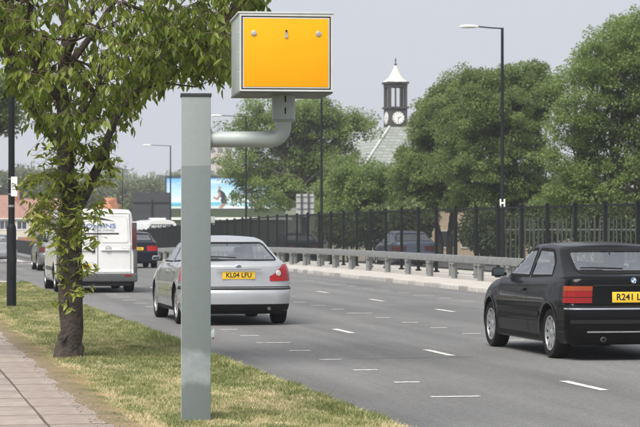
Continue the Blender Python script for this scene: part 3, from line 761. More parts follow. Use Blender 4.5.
# ================================================================== RAILING FENCE
fr = empty('railing_fence', R(0, 17.4), TH, 'long black vertical bar railing fence with tall square posts behind the steel crash barrier', 'fence')
pme = MB().box((0, 0, .96), (.085, .085, 2.12)).box((0, 0, 2.03), (.12, .12, .03)).box((0, 0, 2.06), (.07, .07, .03)).box((0, 0, .03), (.16, .16, .05)).build('post', m_black, me_only=True)
SP = 2.452; k0 = 0; up0 = 41.3 - 7 * 2.452
rme = MB().box((0, SP / 2, 1.98), (.045, SP - .085, .05)).build('top_rail', m_black, me_only=True)
rme2 = MB().box((0, SP / 2, .16), (.04, SP - .085, .04)).build('bottom_rail', m_black, me_only=True)
bme = MB().tube([(0, 0, .18), (0, 0, 1.956)], .0078, 6).build('bar', m_black, me_only=True)
NB = 21; cnt = 0; far = MB(); farp = MB(); nb = 0
for k in range(119):
    u = up0 + k * SP; z = gz(u) + .105; z1 = gz(u + SP) + .105; sl_ = math.atan((z1 - z) / SP)
    o = link(D.objects.new('post', pme), fr); o.location = (0, u, z)
    for nm, q in (('top_rail', rme), ('bottom_rail', rme2)):
        o = link(D.objects.new(nm, q), fr); o.location = (0, u + .0425, z); o.rotation_euler = (sl_, 0, 0)
    for j in range(NB - 1):
        uu = u + (j + 1) * SP / NB; zz = gz(uu) + .105
        if cnt < 300 and k >= 12:
            o = link(D.objects.new('bar', bme), fr); o.location = (0, uu, zz); cnt += 1
        else: far.box((0, uu, zz + 1.068), (.014, .014, 1.776))
b_ = far.build('far_bars', m_black, fr); b_['kind'] = 'stuff'

# ================================================================== CRASH BARRIERS
def barrier(v0, phase, label, zt, u1=300):
    t = empty('crash_barrier', R(0, v0), TH, label, 'crash barrier', 'steel crash barriers on the island')
    bm_ = None; ln = 4.8
    # open box beam: a real hollow profile with a lap joint sleeve
    prof = [(-.05, -.10), (.05, -.10), (.05, .10), (-.05, .10)]
    beam = MB().box((0, ln / 2, 0), (.11, ln - .01, .20)).build('beam', m_galv, bevel=.018, me_only=True)
    slv = MB().box((0, 0, 0), (.116, .30, .206)).build('joint_sleeve', m_galv, bevel=.01, me_only=True)
    pst = MB().box((.0, 0, -.34), (.012, .16, .46)).box((-.045, 0, -.34), (.09, .012, .46)).box((.045, 0, -.34), (.09, .012, .46)).box((0, 0, -.135), (.16, .19, .05)).box((0, 0, -.60), (.24, .26, .03)).build('post', m_galv, me_only=True)
    u = 38 - 19.2 + phase
    while u < u1:
        z = gz(u) + .105 + zt - .10; z2 = gz(u + ln) + .105 + zt - .1
        o = link(D.objects.new('beam', beam), t); o.location = (0, u, z); o.rotation_euler = (math.atan((z2 - z) / ln), 0, 0)
        o = link(D.objects.new('joint_sleeve', slv), t); o.location = (0, u, z)
        u += ln
    u = 39.6 - 17.04 + phase * 1.3
    while u < u1:
        o = link(D.objects.new('post', pst), t); o.location = (0, u, gz(u) + .105 + zt - .1); u += 2.84
    return t
barrier(15.85, .0, 'front steel box beam crash barrier nearest the road on the island', .66)
barrier(16.5, 2.2, 'second steel crash barrier close against the black railings', .62)

# ================================================================== CARS
def curve(pts, blur=0.0, n=500):
    xs = np.array([p[0] for p in pts]); ys = np.array([p[1] for p in pts])
    g = np.linspace(xs[0], xs[-1], n); y = np.interp(g, xs, ys)
    if blur:
        w = max(1, int(blur / (xs[-1] - xs[0]) * n)); k = np.hanning(2 * w + 1); k /= k.sum()
        y = np.convolve(np.pad(y, w, mode='edge'), k, mode='valid')
    return lambda x: float(np.interp(x, g, y))
class Loft:
    def __init__(s, L, hw, y0, y1, zb, zt, rr, rf, bow_r=.04, bow_f=.08, tr=.06, tf=.10, wheels=(), wr=.3, flare=.014):
        s.__dict__.update(locals())
    def pt(s, d, q):
        hw, y0, y1, r, rf = s.hw(q), s.y0(q), s.y1(q), s.rr, s.rf
        a = abs(d); sg = 1 if d >= 0 else -1
        if a <= 1: x, y = a * (hw - r), y0
        elif a <= 2: t = (a - 1) * PI / 2; x, y = hw - r + r * math.sin(t), y0 + r - r * math.cos(t)
        elif a <= 3: x, y = hw, y0 + r + (a - 2) * (y1 - rf - y0 - r)
        elif a <= 4: t = (a - 3) * PI / 2; x, y = hw - rf + rf * math.cos(t), y1 - rf + rf * math.sin(t)
        else: x, y = (5 - a) * (hw - rf), y1
        e = x / hw
        y += s.bow_r * e * e * max(0, 1 - (y - y0) / .7); y -= s.bow_f * e * e * max(0, 1 - (y1 - y) / .9)
        x *= 1 - s.tr * max(0, 1 - (y - s.y0(0)) / .9) ** 2 - s.tf * max(0, 1 - (s.L - y) / 1.3) ** 2
        z = s.zb(y) + q * (s.zt(y) - s.zb(y))
        if a > 1.2:
            for wy in s.wheels:
                rd = math.hypot(y - wy, z - s.wr); x += s.flare * math.exp(-((rd - s.wr - .05) / .05) ** 2)
        return Vector((sg * x, y, z))
    def at(s, d, z):
        q = .5
        for _ in range(4):
            p = s.pt(d, q); y = p.y; q = (z - s.zb(y)) / (s.zt(y) - s.zb(y))
        return s.pt(d, q)
    def patch(s, ds, zs, off):
        """a quad patch over the surface: ds perimeter stations, zs heights (list or function of d)"""
        mb = MB(); vs = []; fs = []; nz = len(zs(ds[0]) if callable(zs) else zs)
        for d in ds:
            zz = zs(d) if callable(zs) else zs
            a, b = s.at(d - .02, zz[0]), s.at(d + .02, zz[0]); tn = (b - a); nr = Vector((tn.y, -tn.x, 0)).normalized()
            for z in zz: vs.append(s.at(d, z) + nr * off)
        for i in range(len(ds) - 1):
            for j in range(nz - 1): fs.append((i * nz + j, (i + 1) * nz + j, (i + 1) * nz + j + 1, i * nz + j + 1))
        return mb.add(vs, fs)
def stations():
    d = list(np.linspace(0, 1, 14)[:-1]) + list(np.linspace(1, 2, 10)[:-1]) + list(np.linspace(2, 3, 130)[:-1]) + list(np.linspace(3, 4, 10)[:-1]) + list(np.linspace(4, 5, 14))
    return d + [-x for x in reversed(d[1:-1])]
def loft_mesh(lf, qs, cap, crown, capped_bottom=True):
    ds = stations(); n = len(ds); vs = []; fs = []
    for q in qs:
        for d in ds: vs.append(lf.pt(d, q))
    last = vs[-n:]
    yc = sum(p.y for p in last) / n; ymin = min(p.y for p in last); ymax = max(p.y for p in last); yc = (ymin + ymax) / 2
    for k in cap:
        for p in last:
            y = yc + (p.y - yc) * k if k > 0 else yc + (p.y - yc) * .0
            # keep length, shrink width first so that the surface follows its centre line
            y = yc + (p.y - yc) * (1 - (1 - k) * .12) ; x = p.x * k
            vs.append(Vector((x, y, lf.zt(y) + crown * (1 - k * k) + (p.z - lf.zt(p.y)) * k)))
    m = len(qs) + len(cap)
    for i in range(m - 1):
        for k in range(n): a, b = i * n + k, i * n + (k + 1) % n; fs.append((a, b, b + n, a + n))
    mb = MB().add(vs, fs)
    if capped_bottom: mb.f.append(tuple(range(n - 1, -1, -1))); mb.mi.append(0)
    return mb
def pin(poly, x, y):
    c = False; n = len(poly)
    for i in range(n):
        (a, b), (p, q) = poly[i], poly[i - 1]
        if (b > y) != (q > y) and x < (p - a) * (y - b) / (q - b) + a: c = not c
    return c
def dens(poly, step=.04, closed=True):
    out = []; n = len(poly)
    for i in range(n if closed else n - 1):
        a = Vector(poly[i]); b = Vector(poly[(i + 1) % n]); k = max(1, int((b - a).length / step))
        out += [a + (b - a) * j / k for j in range(k)]
    if not closed: out.append(Vector(poly[-1]))
    return out
def round_poly(poly, r=.05, n=4):
    out = []; m = len(poly)
    for i in range(m):
        p = Vector(poly[i]); a = Vector(poly[i - 1]); b = Vector(poly[(i + 1) % m])
        da = (a - p); db = (b - p); ra = min(r, da.length * .45); rb = min(r, db.length * .45)
        s, e = p + da.normalized() * ra, p + db.normalized() * rb
        for k in range(n + 1):
            t = k / n; out.append(tuple(s * (1 - t) ** 2 + p * 2 * t * (1 - t) + e * t * t))
    return out
def cast(bvh, a, b, axis, sg):
    """axis 'x': (a,b)=(y,z) seen from the side sg; axis 'y': (a,b)=(x,z) seen from behind (sg=-1) or in front"""
    if axis == 'x': o, d = Vector((3 * sg, a, b)), Vector((-sg, 0, 0))
    elif axis == 'y': o, d = Vector((a, -4 if sg < 0 else 12, b)), Vector((0, -sg, 0))
    else: o, d = Vector((a, b, 6)), Vector((0, 0, -1))
    h = bvh.ray_cast(o, d)
    if h[0] is None: h = bvh.find_nearest(o + d * (2.2 if axis == 'x' else 4.0))
    nn = h[1]
    if nn.dot(d) > 0: nn = -nn
    return h[0], nn
def surf_patch(bvh, poly, axis, sg, off, step=.06):
    pts = dens(poly, .05); nb_ = len(pts); xs = [p[0] for p in pts]; ys = [p[1] for p in pts]
    x = min(xs) + step / 2
    while x < max(xs):
        y = min(ys) + step / 2
        while y < max(ys):
            if pin([tuple(p) for p in pts], x, y) and min((Vector((x, y)) - q).length for q in pts) > .02: pts.append(Vector((x, y)))
            y += step
        x += step
    r = delaunay_2d_cdt([Vector(p) for p in pts], [(i, (i + 1) % nb_) for i in range(nb_)], [], 1, 1e-5)
    vs = []
    for p in r[0]:
        h, nn = cast(bvh, p[0], p[1], axis, sg); vs.append(h + nn * off)
    return MB().add(vs, [tuple(f) for f in r[2]])
def surf_strip(bvh, line, w, axis, sg, off, closed=False, mb=None):
    pts = dens(line, .05, closed); n = len(pts); vs = []; fs = []
    for i, p in enumerate(pts):
        a = pts[i - 1] if (i > 0 or closed) else p; b = pts[(i + 1) % n] if (i < n - 1 or closed) else p
        t = (b - a).normalized(); nr = Vector((-t.y, t.x)) * w / 2
        for q in (p - nr, p + nr):
            h, nn = cast(bvh, q[0], q[1], axis, sg); vs.append(h + nn * off)
    for i in range(n if closed else n - 1):
        j = (i + 1) % n; fs.append((2 * i, 2 * i + 1, 2 * j + 1, 2 * j))
    return (mb or MB()).add(vs, fs)
def bvh_of(me):
    return BVHTree.FromPolygons([v.co.copy() for v in me.vertices], [tuple(p.vertices) for p in me.polygons])
def mirror_poly(p): return [(-a, b) for a, b in p]
WHEEL = {}
def wheel_meshes(r, wd, rimr, spokes):
    key = (r, wd, rimr, spokes)
    if key in WHEEL: return WHEEL[key]
    h = wd / 2
    ty = MB().lathe([(rimr, -h * .85), (r * .93, -h), (r * .985, -h * .8), (r, -h * .45), (r, h * .45), (r * .985, h * .8), (r * .93, h), (rimr, h * .85)], 40, 'x', close=True).build('tyre', m_rubber, smooth=True, angle=50, me_only=True)
    rm = MB().lathe([(rimr * 1.02, h * .86), (rimr * .97, h * .9), (rimr * .93, h * .55), (rimr * .9, -h * .8), (rimr * .2, -h * .8)], 36, 'x')
    rim = MB(); rim.lathe([(rimr * 1.03, h * .80), (rimr * 1.02, h * .92), (rimr * .94, h * .90), (rimr * .93, h * .70)], 36, 'x', close=True)
    for k in range(spokes):
        a = 2 * PI * k / spokes; c, s_ = math.cos(a), math.sin(a); w0, w1 = rimr * .17, rimr * (.11 if spokes > 6 else .2)
        vs = []
        for rad, ww, hh in ((rimr * .12, w0, h * .72), (rimr * .96, w1, h * .84)):
            for e, t in ((-1, hh), (1, hh), (1, hh - .03), (-1, hh - .03)):
                y, z = rad * c - e * ww * s_, rad * s_ + e * ww * c; vs.append((t, y, z))
        rim.add(vs, [(0, 1, 5, 4), (1, 2, 6, 5), (2, 3, 7, 6), (3, 0, 4, 7), (0, 3, 2, 1), (4, 5, 6, 7)])
    rim.lathe([(rimr * .27, h * .5), (rimr * .27, h * .74), (rimr * .2, h * .82)], 20, 'x')
    rim = rim.build('rim', m_alloy, smooth=True, me_only=True)
    bk = MB().lathe([(rimr * 1.0, -h * .5), (rimr * 1.0, -h * .1), (rimr * .2, h * .1)], 24, 'x').build('brake_disc', mat('brake_shadow_metal', (.05, .048, .046), .6, metal=.4), smooth=True, me_only=True)
    WHEEL[key] = (ty, rim, bk); return WHEEL[key]
def make_vehicle(S):
    t = empty(S['name'], R(S['u'], S['v'], gz(S['u'] + 2)), TH + S.get('rot', 0), S['label'], S['cat'], S.get('group'))
    if gz(S['u'] + 6) < -.01 and not S.get('rot'):
        t.rotation_euler = (math.atan((gz(S['u'] + S['L']) - gz(S['u'])) / S['L']), 0, TH); t.location.z = gz(S['u'])
    L, HWD = S['L'], S['W'] / 2; paint_ = S['paint']; wr = S.get('wr', .3)
    lo = Loft(L, (lambda q, c=curve(S['side'], .06): HWD - c(q)), curve(S['rear'], .025), (lambda q, c=curve(S['front'], .05): L - c(q)),
              curve(S['zb'], .25), curve(S['deck'], .2), S.get('rr', .16), S.get('rf', .26), S.get('bow_r', .05), S.get('bow_f', .14), S.get('tr', .05), S.get('tf', .08), S['wheels'], wr, S.get('flare', .014))
    qs = list(np.linspace(0, .12, 4)[:-1]) + list(np.linspace(.12, .90, 24)[:-1]) + list(np.linspace(.90, 1, 7))
    bme = loft_mesh(lo, qs, [.97, .9, .75, .55, .3, .12, 0.0], S.get('crown', .03)).build('body', None, smooth=True, angle=48, mats=[paint_, m_dark], me_only=True)
    bv = bvh_of(bme)
    # wheel wells
    body = meshobj('body', bme, t)
    cut = MB()
    for wy in S['wheels']:
        for sg in (-1, 1): cut.lathe([(wr + .05, 0), (wr + .05, .5)], 40, 'x', (sg * HWD - (.22 if sg > 0 else .28), wy, wr + .01))
    cme = cut.build('cutter', m_dark, me_only=True); co = D.objects.new('cutter', cme); COL.objects.link(co); co.parent = t
    md = body.modifiers.new('wells', 'BOOLEAN'); md.object = co; md.operation = 'DIFFERENCE'; md.solver = 'EXACT'
    try: md.material_mode = 'TRANSFER'
    except Exception: pass
    dg = bpy.context.evaluated_depsgraph_get(); dg.update()
    nm = D.meshes.new_from_object(body.evaluated_get(dg)); body.modifiers.clear(); body.data = nm; D.objects.remove(co)
    # cabin
    cb = Loft(L, curve([(0, S['chw'][0]), (.86, S['chw'][1] + .012), (.95, S['chw'][1] - .015), (1, S['chw'][1] - .06)], .05),
              curve([(0, S['cy0'][0]), (.93, S['cy0'][1] - .01), (1, S['cy0'][1] + .06)], .04), curve([(0, S['cy1'][0]), (.93, S['cy1'][1]), (1, S['cy1'][1] - .06)], .04),
              (lambda y: lo.zt(y) - .02), curve(S['roof'], .3), S.get('crr', .13), S.get('crf', .16), S.get('cbow_r', .06), S.get('cbow_f', .16), 0, 0)
    qs = list(np.linspace(0, .86, 26)[:-1]) + list(np.linspace(.86, 1, 9))
    cme = loft_mesh(cb, qs, [.97, .9, .75, .55, .3, .12, 0.0], S.get('rcrown', .03), False).build('cabin', None, smooth=True, angle=60, mats=[paint_], me_only=True)
    cv = bvh_of(cme)
    side = [round_poly(p, .05) for p in S['side_windows']]; rw = round_poly(S['rear_window'], .06) if S.get('rear_window') else None
    fw = round_poly(S['wind_screen'], .06)
    bm = bmesh.new(); bm.from_mesh(cme); kill = []
    for f in bm.faces:
        c = f.calc_center_median(); nn = f.normal
        if abs(nn.x) > .55 and any(pin(p, c.y, c.z) for p in side): kill.append(f)
        elif abs(nn.x) < .75 and rw and abs(nn.y) > .15 and c.y < L / 2 and pin(rw, c.x, c.z): kill.append(f)
        elif abs(nn.x) < .75 and abs(nn.y) > .15 and c.y > L / 2 and pin(fw, c.x, c.z): kill.append(f)
    bmesh.ops.delete(bm, geom=kill, context='FACES'); bm.to_mesh(cme); bm.free()
    cabin = meshobj('cabin', cme, t)
    g1 = S.get('glass', m_glass)
    for sg in (-1, 1):
        for p in side:
            w = surf_patch(cv, p, 'x', sg, -.003).build('side_window', g1, t, smooth=True, angle=80)
            surf_strip(cv, p, S.get('seal', .034), 'x', sg, .003, True).build('window_seal', m_gasket, w, smooth=True, angle=80)
    if rw:
        w = surf_patch(cv, rw, 'y', -1, -.003).build('rear_window', S.get('rglass', g1), t, smooth=True, angle=80)
        surf_strip(cv, rw, S.get('seal', .036), 'y', -1, .003, True).build('window_seal', m_gasket, w, smooth=True, angle=80)
        if S.get('wiper'):
            a, b, c_, d_ = S['wiper']; q = [cast(cv, x, z, 'y', -1) for x, z in dens([(a, b), (c_, d_)], .06, False)]
            MB().tube([h + n_ * .022 for h, n_ in q], [.011] * (len(q) - 2) + [.006, .004], 6).tube([cast(cv, x, z, 'y', -1)[0] + cast(cv, x, z, 'y', -1)[1] * .01 for x, z in ((a + (c_ - a) * .45, b + (d_ - b) * .45 + .01), (c_, d_ + .004))], .006, 5).build('wiper', m_dark, w)
    w = surf_patch(cv, fw, 'y', 1, -.003).build('windscreen', g1, t, smooth=True, angle=80)
    surf_strip(cv, fw, .036, 'y', 1, .003, True).build('window_seal', m_gasket, w, smooth=True, angle=80)
    # interior
    if S.get('interior', True):
        y0, y1 = S['cy0'][0] + .22, S['cy1'][0] - .3; zc = lo.zt((y0 + y1) / 2)
        MB().box((0, (y0 + y1) / 2, zc + .022), (S['chw'][0] * 2 - .2, y1 - y0, .03)).build('interior_trim', m_inter, t, bevel=.01)
        for sx in (-1, 1):
            for yy, hh in ((S['seats'][0], .10), (S['seats'][1], .17)):
                s_ = MB().box((sx * .36, yy, zc + hh / 2 - .03), (.44, .12, hh), top=.9).build('seat', m_seat, t, bevel=.04)
                MB().box((sx * .36, yy + .01, zc + hh + .035), (.20, .08, .11), top=.85).build('headrest', m_seat, s_, bevel=.03)
        if S.get('dash', True): MB().box((0, S['cy1'][0] - .42, zc + .03), (1.2, .4, .1), top=.8).build('dashboard', m_inter, t, bevel=.03)
    # doors: shut lines on body sides
    for sg in (-1, 1):
        for ln_ in S['seams']: surf_strip(bv, ln_, .009, 'x', sg, .002).build('door_gap', m_gasket, body)
        for (y, z) in S['handles']:
            h, n_ = cast(bv, y, z, 'x', sg)
            MB().box((h.x + sg * .012, y, z), (.022, .19, .034)).build('door_handle', S.get('handle_mat', paint_), t, bevel=.008)
        if S.get('rub'):
            z, a, b, w_ = S['rub']; surf_strip(bv, [(a, z), (b, z)], w_, 'x', sg, .012).build('rub_strip', S.get('rub_mat', m_dark), t, smooth=True)
        surf_strip(bv, [(S['wheels'][0] + wr + .06, .235), (S['wheels'][1] - wr - .06, .235)], .06, 'x', sg, .004).build('sill', m_dark, t, smooth=True)
        # arch lips
        for wy in S['wheels']:
            arc = [(wy + (wr + .062) * math.cos(a), wr + .01 + (wr + .062) * math.sin(a)) for a in np.linspace(-.05 * PI, 1.05 * PI, 26)]
            arc = [p for p in arc if p[1] > .24]
            surf_strip(bv, arc, .026, 'x', sg, .006).build('arch_lip', S.get('lip', paint_), body, smooth=True, angle=70)
        # mirrors
        my, mz = S['mirror']; h, n_ = cast(bv, my, lo.zt(my) - .12, 'x', sg)
        mo = MB().box((h.x + sg * .085, my, mz), (.17 * S.get('msc', 1), .10, .115 * S.get('msc', 1) ** 2), top=.85).build('door_mirror', S.get('mirror_mat', m_dark), t, bevel=.025)
        MB().box((h.x + sg * .09, my - .053, mz), (.135 * S.get('msc', 1), .006, .085 * S.get('msc', 1) ** 2)).build('mirror_glass', m_hglass, mo)
        MB().box((h.x + sg * .02, my, mz - .03), (.09, .05, .04)).build('mirror_arm', m_dark, mo)
    # wheels
    ty, rim, bk = wheel_meshes(wr, S.get('tw', .19), S.get('rimr', wr * .64), S.get('spokes', 7))
    for wy in S['wheels']:
        for sg in (-1, 1):
            wh = D.objects.new('wheel', None); link(wh, t); wh.location = (sg * (HWD - .115), wy, wr); wh.rotation_euler = (random.uniform(0, 6), 0, 0 if sg > 0 else PI)
            for nm_, q in (('tyre', ty), ('rim', rim), ('brake_disc', bk)): link(D.objects.new(nm_, q), wh)
    # underside
    MB().box((0, L / 2, .24), (S['W'] - .35, L - .5, .12)).box((.1, .62, .22), (.9, .25, .1)).build('underbody', m_dark, t)
    return t, lo, bv, cv, cb
def dend(S): return 2 + max(.01, (S['wheels'][0] - S.get('wr', .3) - .075 - S.get('rr', .16)) / (S['L'] - S.get('rr', .16) - S.get('rf', .26)))
def plate(t, bv, x, z, txt, w=.52, h=.115, size=.082, off=.012, y=None):
    hp, _ = cast(bv, x, z, 'y', -1); y = hp.y - off if y is None else y
    p = MB().box((x, y, z), (w, .008, h)).build('number_plate', m_plate, t, bevel=.002)
    text_obj('lettering', txt, size, m_ink, p, (x, y - .0045, z), (PI / 2, 0, 0), .98, .001, bold=.0022)
    return p
def wrap_d(a, b, n): return list(np.linspace(a, b, n))

# ---- black three door hatchback
m_pblack = mat('black_car_paint', (.0035, .0037, .0042), .35, coat=.32, var=.05, spec=.06)
BM = dict(name='black_hatchback', label='black three door hatchback with rear wiper driving at the right edge', cat='car', u=25.9, v=8.79, L=4.21, W=1.70, paint=m_pblack,
    side=[(0, .05), (.08, .015), (.3, 0), (.55, .004), (.62, .0), (.85, .02), (.94, .04), (1, .075)],
    rear=[(0, .07), (.06, .02), (.12, .0), (.53, .0), (.56, .015), (.585, .07), (.90, .09), (.96, .10), (1, .14)],
    front=[(0, .10), (.1, .02), (.6, .0), (.75, .04), (1, .14)],
    zb=[(0, .20), (.5, .19), (1.2, .18), (3, .18), (4.21, .2)],
    deck=[(0, .985), (.2, 1.0), (.9, .975), (1.8, .945), (3.0, .925), (3.4, .88), (3.9, .78), (4.21, .66)],
    chw=(.785, .615), cy0=(.125, .88), cy1=(3.12, 2.38), roof=[(0, 1.24), (.6, 1.31), (.95, 1.335), (1.7, 1.368), (2.3, 1.352), (3.0, 1.30), (4.2, 1.15)],
    side_windows=[[(1.84, .965), (2.93, .962), (2.42, 1.282), (1.90, 1.302)], [(.84, .985), (1.76, .967), (1.79, 1.302), (1.22, 1.288), (.96, 1.15)]],
    rear_window=[(-.62, 1.04), (.62, 1.04), (.56, 1.295), (-.56, 1.295)], wind_screen=[(-.64, .96), (.64, .96), (.52, 1.31), (-.52, 1.31)],
    wheels=(.76, 3.46), wr=.30, tw=.2, rimr=.205, spokes=10, seats=(1.05, 2.0), seams=[[(1.74, .95), (1.72, .6), (1.62, .28)], [(3.02, .92), (3.0, .28)], [(.35, .955), (.36, .62)]],
    handles=[(1.90, .80)], rub=(.52, 1.15, 3.05, .05), mirror=(2.78, 1.0), wiper=(-.05, 1.06, -.55, 1.075), bow_r=.05, rglass=m_glassr, crr=.17)
t, lo, bv, cv, cb = make_vehicle(BM)
for sg in (-1, 1):
    dd = [sg * x for x in wrap_d(.78, 1.88, 14)]
    if sg < 0: dd = dd[::-1]
    lt = lo.patch(dd, lambda d: list(np.linspace(.68, .82, 5)), .008).build('tail_light', m_red, t, smooth=True)
    lo.patch(dd, lambda d: list(np.linspace(.823, .88, 4)), .008).build('indicator_lens', m_orange, lt, smooth=True)
    lo.patch(dd, lambda d: [.746, .752], .0105).build('lens_divider', m_gasket, lt, smooth=True)
full = wrap_d(-dend(BM), dend(BM), 70)
lo.patch(full, lambda d: [.628, .645], .004).build('bumper_gap', m_gasket, t, smooth=True)
bp = lo.patch(full, lambda d: [.235, .26, .40, .50, .60, .621], .013).build('rear_bumper', m_pblack, t, smooth=True, angle=70)
lo.patch(wrap_d(-1.5, 1.5, 50), lambda d: [.44, .485], .022).build('bumper_strip', m_dark, bp, smooth=True)
lo.patch(wrap_d(-1.9, 1.9, 50), lambda d: [.606, .624], .019).build('bumper_top_sheen', m_chrome, bp, smooth=True)  # bright metal strip stands in for sky reflected along the bumper top
lo.patch(wrap_d(-.92, .92, 30), lambda d: [.335, .352], .019).build('bumper_lip_sheen', m_galv, bp, smooth=True)  # pale steel band in place of the reflection on the lower lip
MB().box((0, .055, .885), (1.02, .02, .022)).build('tailgate_handle', m_dark, t, bevel=.006)
plate(t, bv, 0, .748, 'R241 LYX', .54, .125, .108)
rd = MB().lathe([(.036, 0), (.036, -.008), (.0, -.010)], 24, 'y', (0, .0, 0)).build('roundel', m_gasket, t, smooth=True); hp, _ = cast(bv, 0, .945, 'y', -1); rd.location = (0, hp.y - .004, .945)
for q, m_ in ((0, 'sign_white'), (1, None), (2, 'sign_white'), (3, None)):
    pts = [(0, 0)] + [(.026 * math.cos(a), .026 * math.sin(a)) for a in np.linspace(q * PI / 2, (q + 1) * PI / 2, 6)]
    MB().prism(pts, -.013, -.011).build('roundel_quarter', MATS['sign_white'] if m_ else mat('badge_blue', (.03, .18, .5), .4), rd)
MB().lathe([(.034, -.011), (.036, -.012), (.031, -.013), (.029, -.011)], 24, 'y', close=True).build('roundel_ring', m_chrome, rd, smooth=True)
MB().tube([(-.40, .10, .258), (-.40, -.015, .253)], .032, 14).build('exhaust', m_exh, t, smooth=True)
MB().lathe([(.025, 0), (.025, -.002)], 14, 'y', (-.40, -.016, .253)).build('exhaust_bore', m_gasket, t)
for sg in (-1, 1): lo.patch([sg * x for x in (3.35, 3.6, 3.8, 4.0)][::sg], [.52, .66], .006).build('headlight', m_clearlens, t, smooth=True)
MB().tube([(0, .96, 1.41), (0, .90, 1.44)], .006, 6).build('aerial_stub', m_dark, t)

# ---- silver five door hatchback
m_psilver = mat('silver_car_paint', (.46, .47, .48), .32, metal=.55, coat=.8, var=.03)
MO = dict(name='silver_hatchback', label='silver five door hatchback passing behind the grey camera post', cat='car', u=36.05, v=5.66, L=4.73, W=1.81, paint=m_psilver,
    side=[(0, .05), (.08, .015), (.3, 0), (.6, .0), (.82, .02), (.93, .045), (1, .085)],
    rear=[(0, .10), (.05, .04), (.12, .005), (.25, .0), (.40, .0), (.455, .02), (.48, .07), (.86, .10), (.94, .11), (1, .17)],
    front=[(0, .10), (.1, .02), (.6, .0), (.75, .04), (1, .16)],
    zb=[(0, .24), (.6, .21), (1.2, .2), (3, .2), (4.73, .22)],
    deck=[(0, .985), (.25, 1.005), (.9, .985), (1.8, .97), (3.3, .95), (3.8, .89), (4.4, .78), (4.73, .68)],
    chw=(.82, .61), cy0=(.23, 1.12), cy1=(3.62, 2.75), roof=[(0, 1.18), (.7, 1.29), (1.15, 1.35), (2.0, 1.40), (2.7, 1.385), (3.4, 1.33), (4.7, 1.15)],
    side_windows=[[(2.02, .995), (3.28, .99), (2.75, 1.31), (2.10, 1.332)], [(1.12, 1.02), (1.94, .998), (2.0, 1.332), (1.5, 1.31), (1.28, 1.22)]],
    rear_window=[(-.69, 1.035), (.69, 1.035), (.55, 1.31), (-.55, 1.31)], wind_screen=[(-.66, .99), (.66, .99), (.54, 1.34), (-.54, 1.34)],
    wheels=(.98, 3.73), wr=.315, tw=.205, rimr=.215, spokes=7, seats=(1.35, 2.3), seams=[[(1.98, .98), (1.98, .3)], [(1.15, .98), (1.30, .65), (1.42, .3)], [(3.15, .95), (3.12, .3)], [(.45, 1.0), (.46, .65)]],
    handles=[(2.12, .84), (1.30, .86)], rub=(.56, 1.42, 3.25, .05), rub_mat=m_psilver, mirror=(3.05, 1.04), mirror_mat=m_psilver, wiper=(.02, 1.055, -.58, 1.085), bow_r=.09, rr=.26, tr=.085, crr=.24, crown=.03, seal=.022, rglass=m_glassr, msc=.8)
t, lo, bv, cv, cb = make_vehicle(MO)
for sg in (-1, 1):
    dd = [sg * x for x in wrap_d(.86, 2.06, 14)][::sg]
    lt = lo.patch(dd, lambda d: list(np.linspace(.705, min(.975, .78 + .30 * (abs(d) - .86)), 6)), .009).build('tail_light', m_redb, t, smooth=True)
    h = lo.at(sg * 1.18, .83); a = lo.at(sg * 1.14, .83); b = lo.at(sg * 1.22, .83); tn = (b - a); nr = Vector((tn.y, -tn.x, 0)).normalized() * (1 if sg > 0 else -1) * (1 if True else 1)
    if nr.y > 0: nr = -nr
    q = MB().lathe([(.048, 0), (.04, .010), (.0, .012)], 18, 'z').build('lamp_lens', m_clearlens, lt, smooth=True)
    q.location = h + nr * .010; q.rotation_mode = 'QUATERNION'; q.rotation_quaternion = nr.to_track_quat('Z', 'Y')
full = wrap_d(-dend(MO), dend(MO), 70)
lo.patch(full, lambda d: [.605, .622], .003).build('bumper_gap', m_gasket, t, smooth=True)
bp = lo.patch(full, lambda d: [.345, .40, .50, .56, .60], .012).build('rear_bumper', m_psilver, t, smooth=True, angle=70)
lo.patch(full, lambda d: [.575, .600], .018).build('bumper_strip', m_dark, bp, smooth=True)
lo.patch(wrap_d(-1.9, 1.9, 50), lambda d: [.23, .27, .34], .008).build('bumper_skirt', m_dark, bp, smooth=True)
MB().box((0, .052, .905), (.74, .03, .022)).build('tailgate_handle', m_psilver, t, bevel=.008)
plate(t, bv, 0, .80, 'KL04 LFU', .53, .12, .104)
bd = MB().lathe([(.045, 0), (.045, -.006), (.0, -.008)], 24, 'y').build('oval_badge', mat('badge_deep_blue', (.10, .13, .22), .3, coat=.6), t, smooth=True); hp, _ = cast(bv, 0, .945, 'y', -1); bd.location = (0, hp.y - .006, .945); bd.scale = (1, 1, .42)
MB().lathe([(.045, -.004), (.048, -.007), (.042, -.009)], 24, 'y', close=True).build('badge_ring', m_chrome, bd, smooth=True)
MB().tube([(.48, .15, .28), (.48, .02, .27)], .028, 12).build('exhaust', m_exh, t, smooth=True)
MB().tube([(0, 1.30, 1.45), (0, 1.20, 1.50)], .006, 6).build('aerial_stub', m_dark, t)
for sg in (-1, 1): lo.patch([sg * x for x in (3.3, 3.6, 3.8, 4.0)][::sg], [.56, .72], .006).build('headlight', m_clearlens, t, smooth=True)


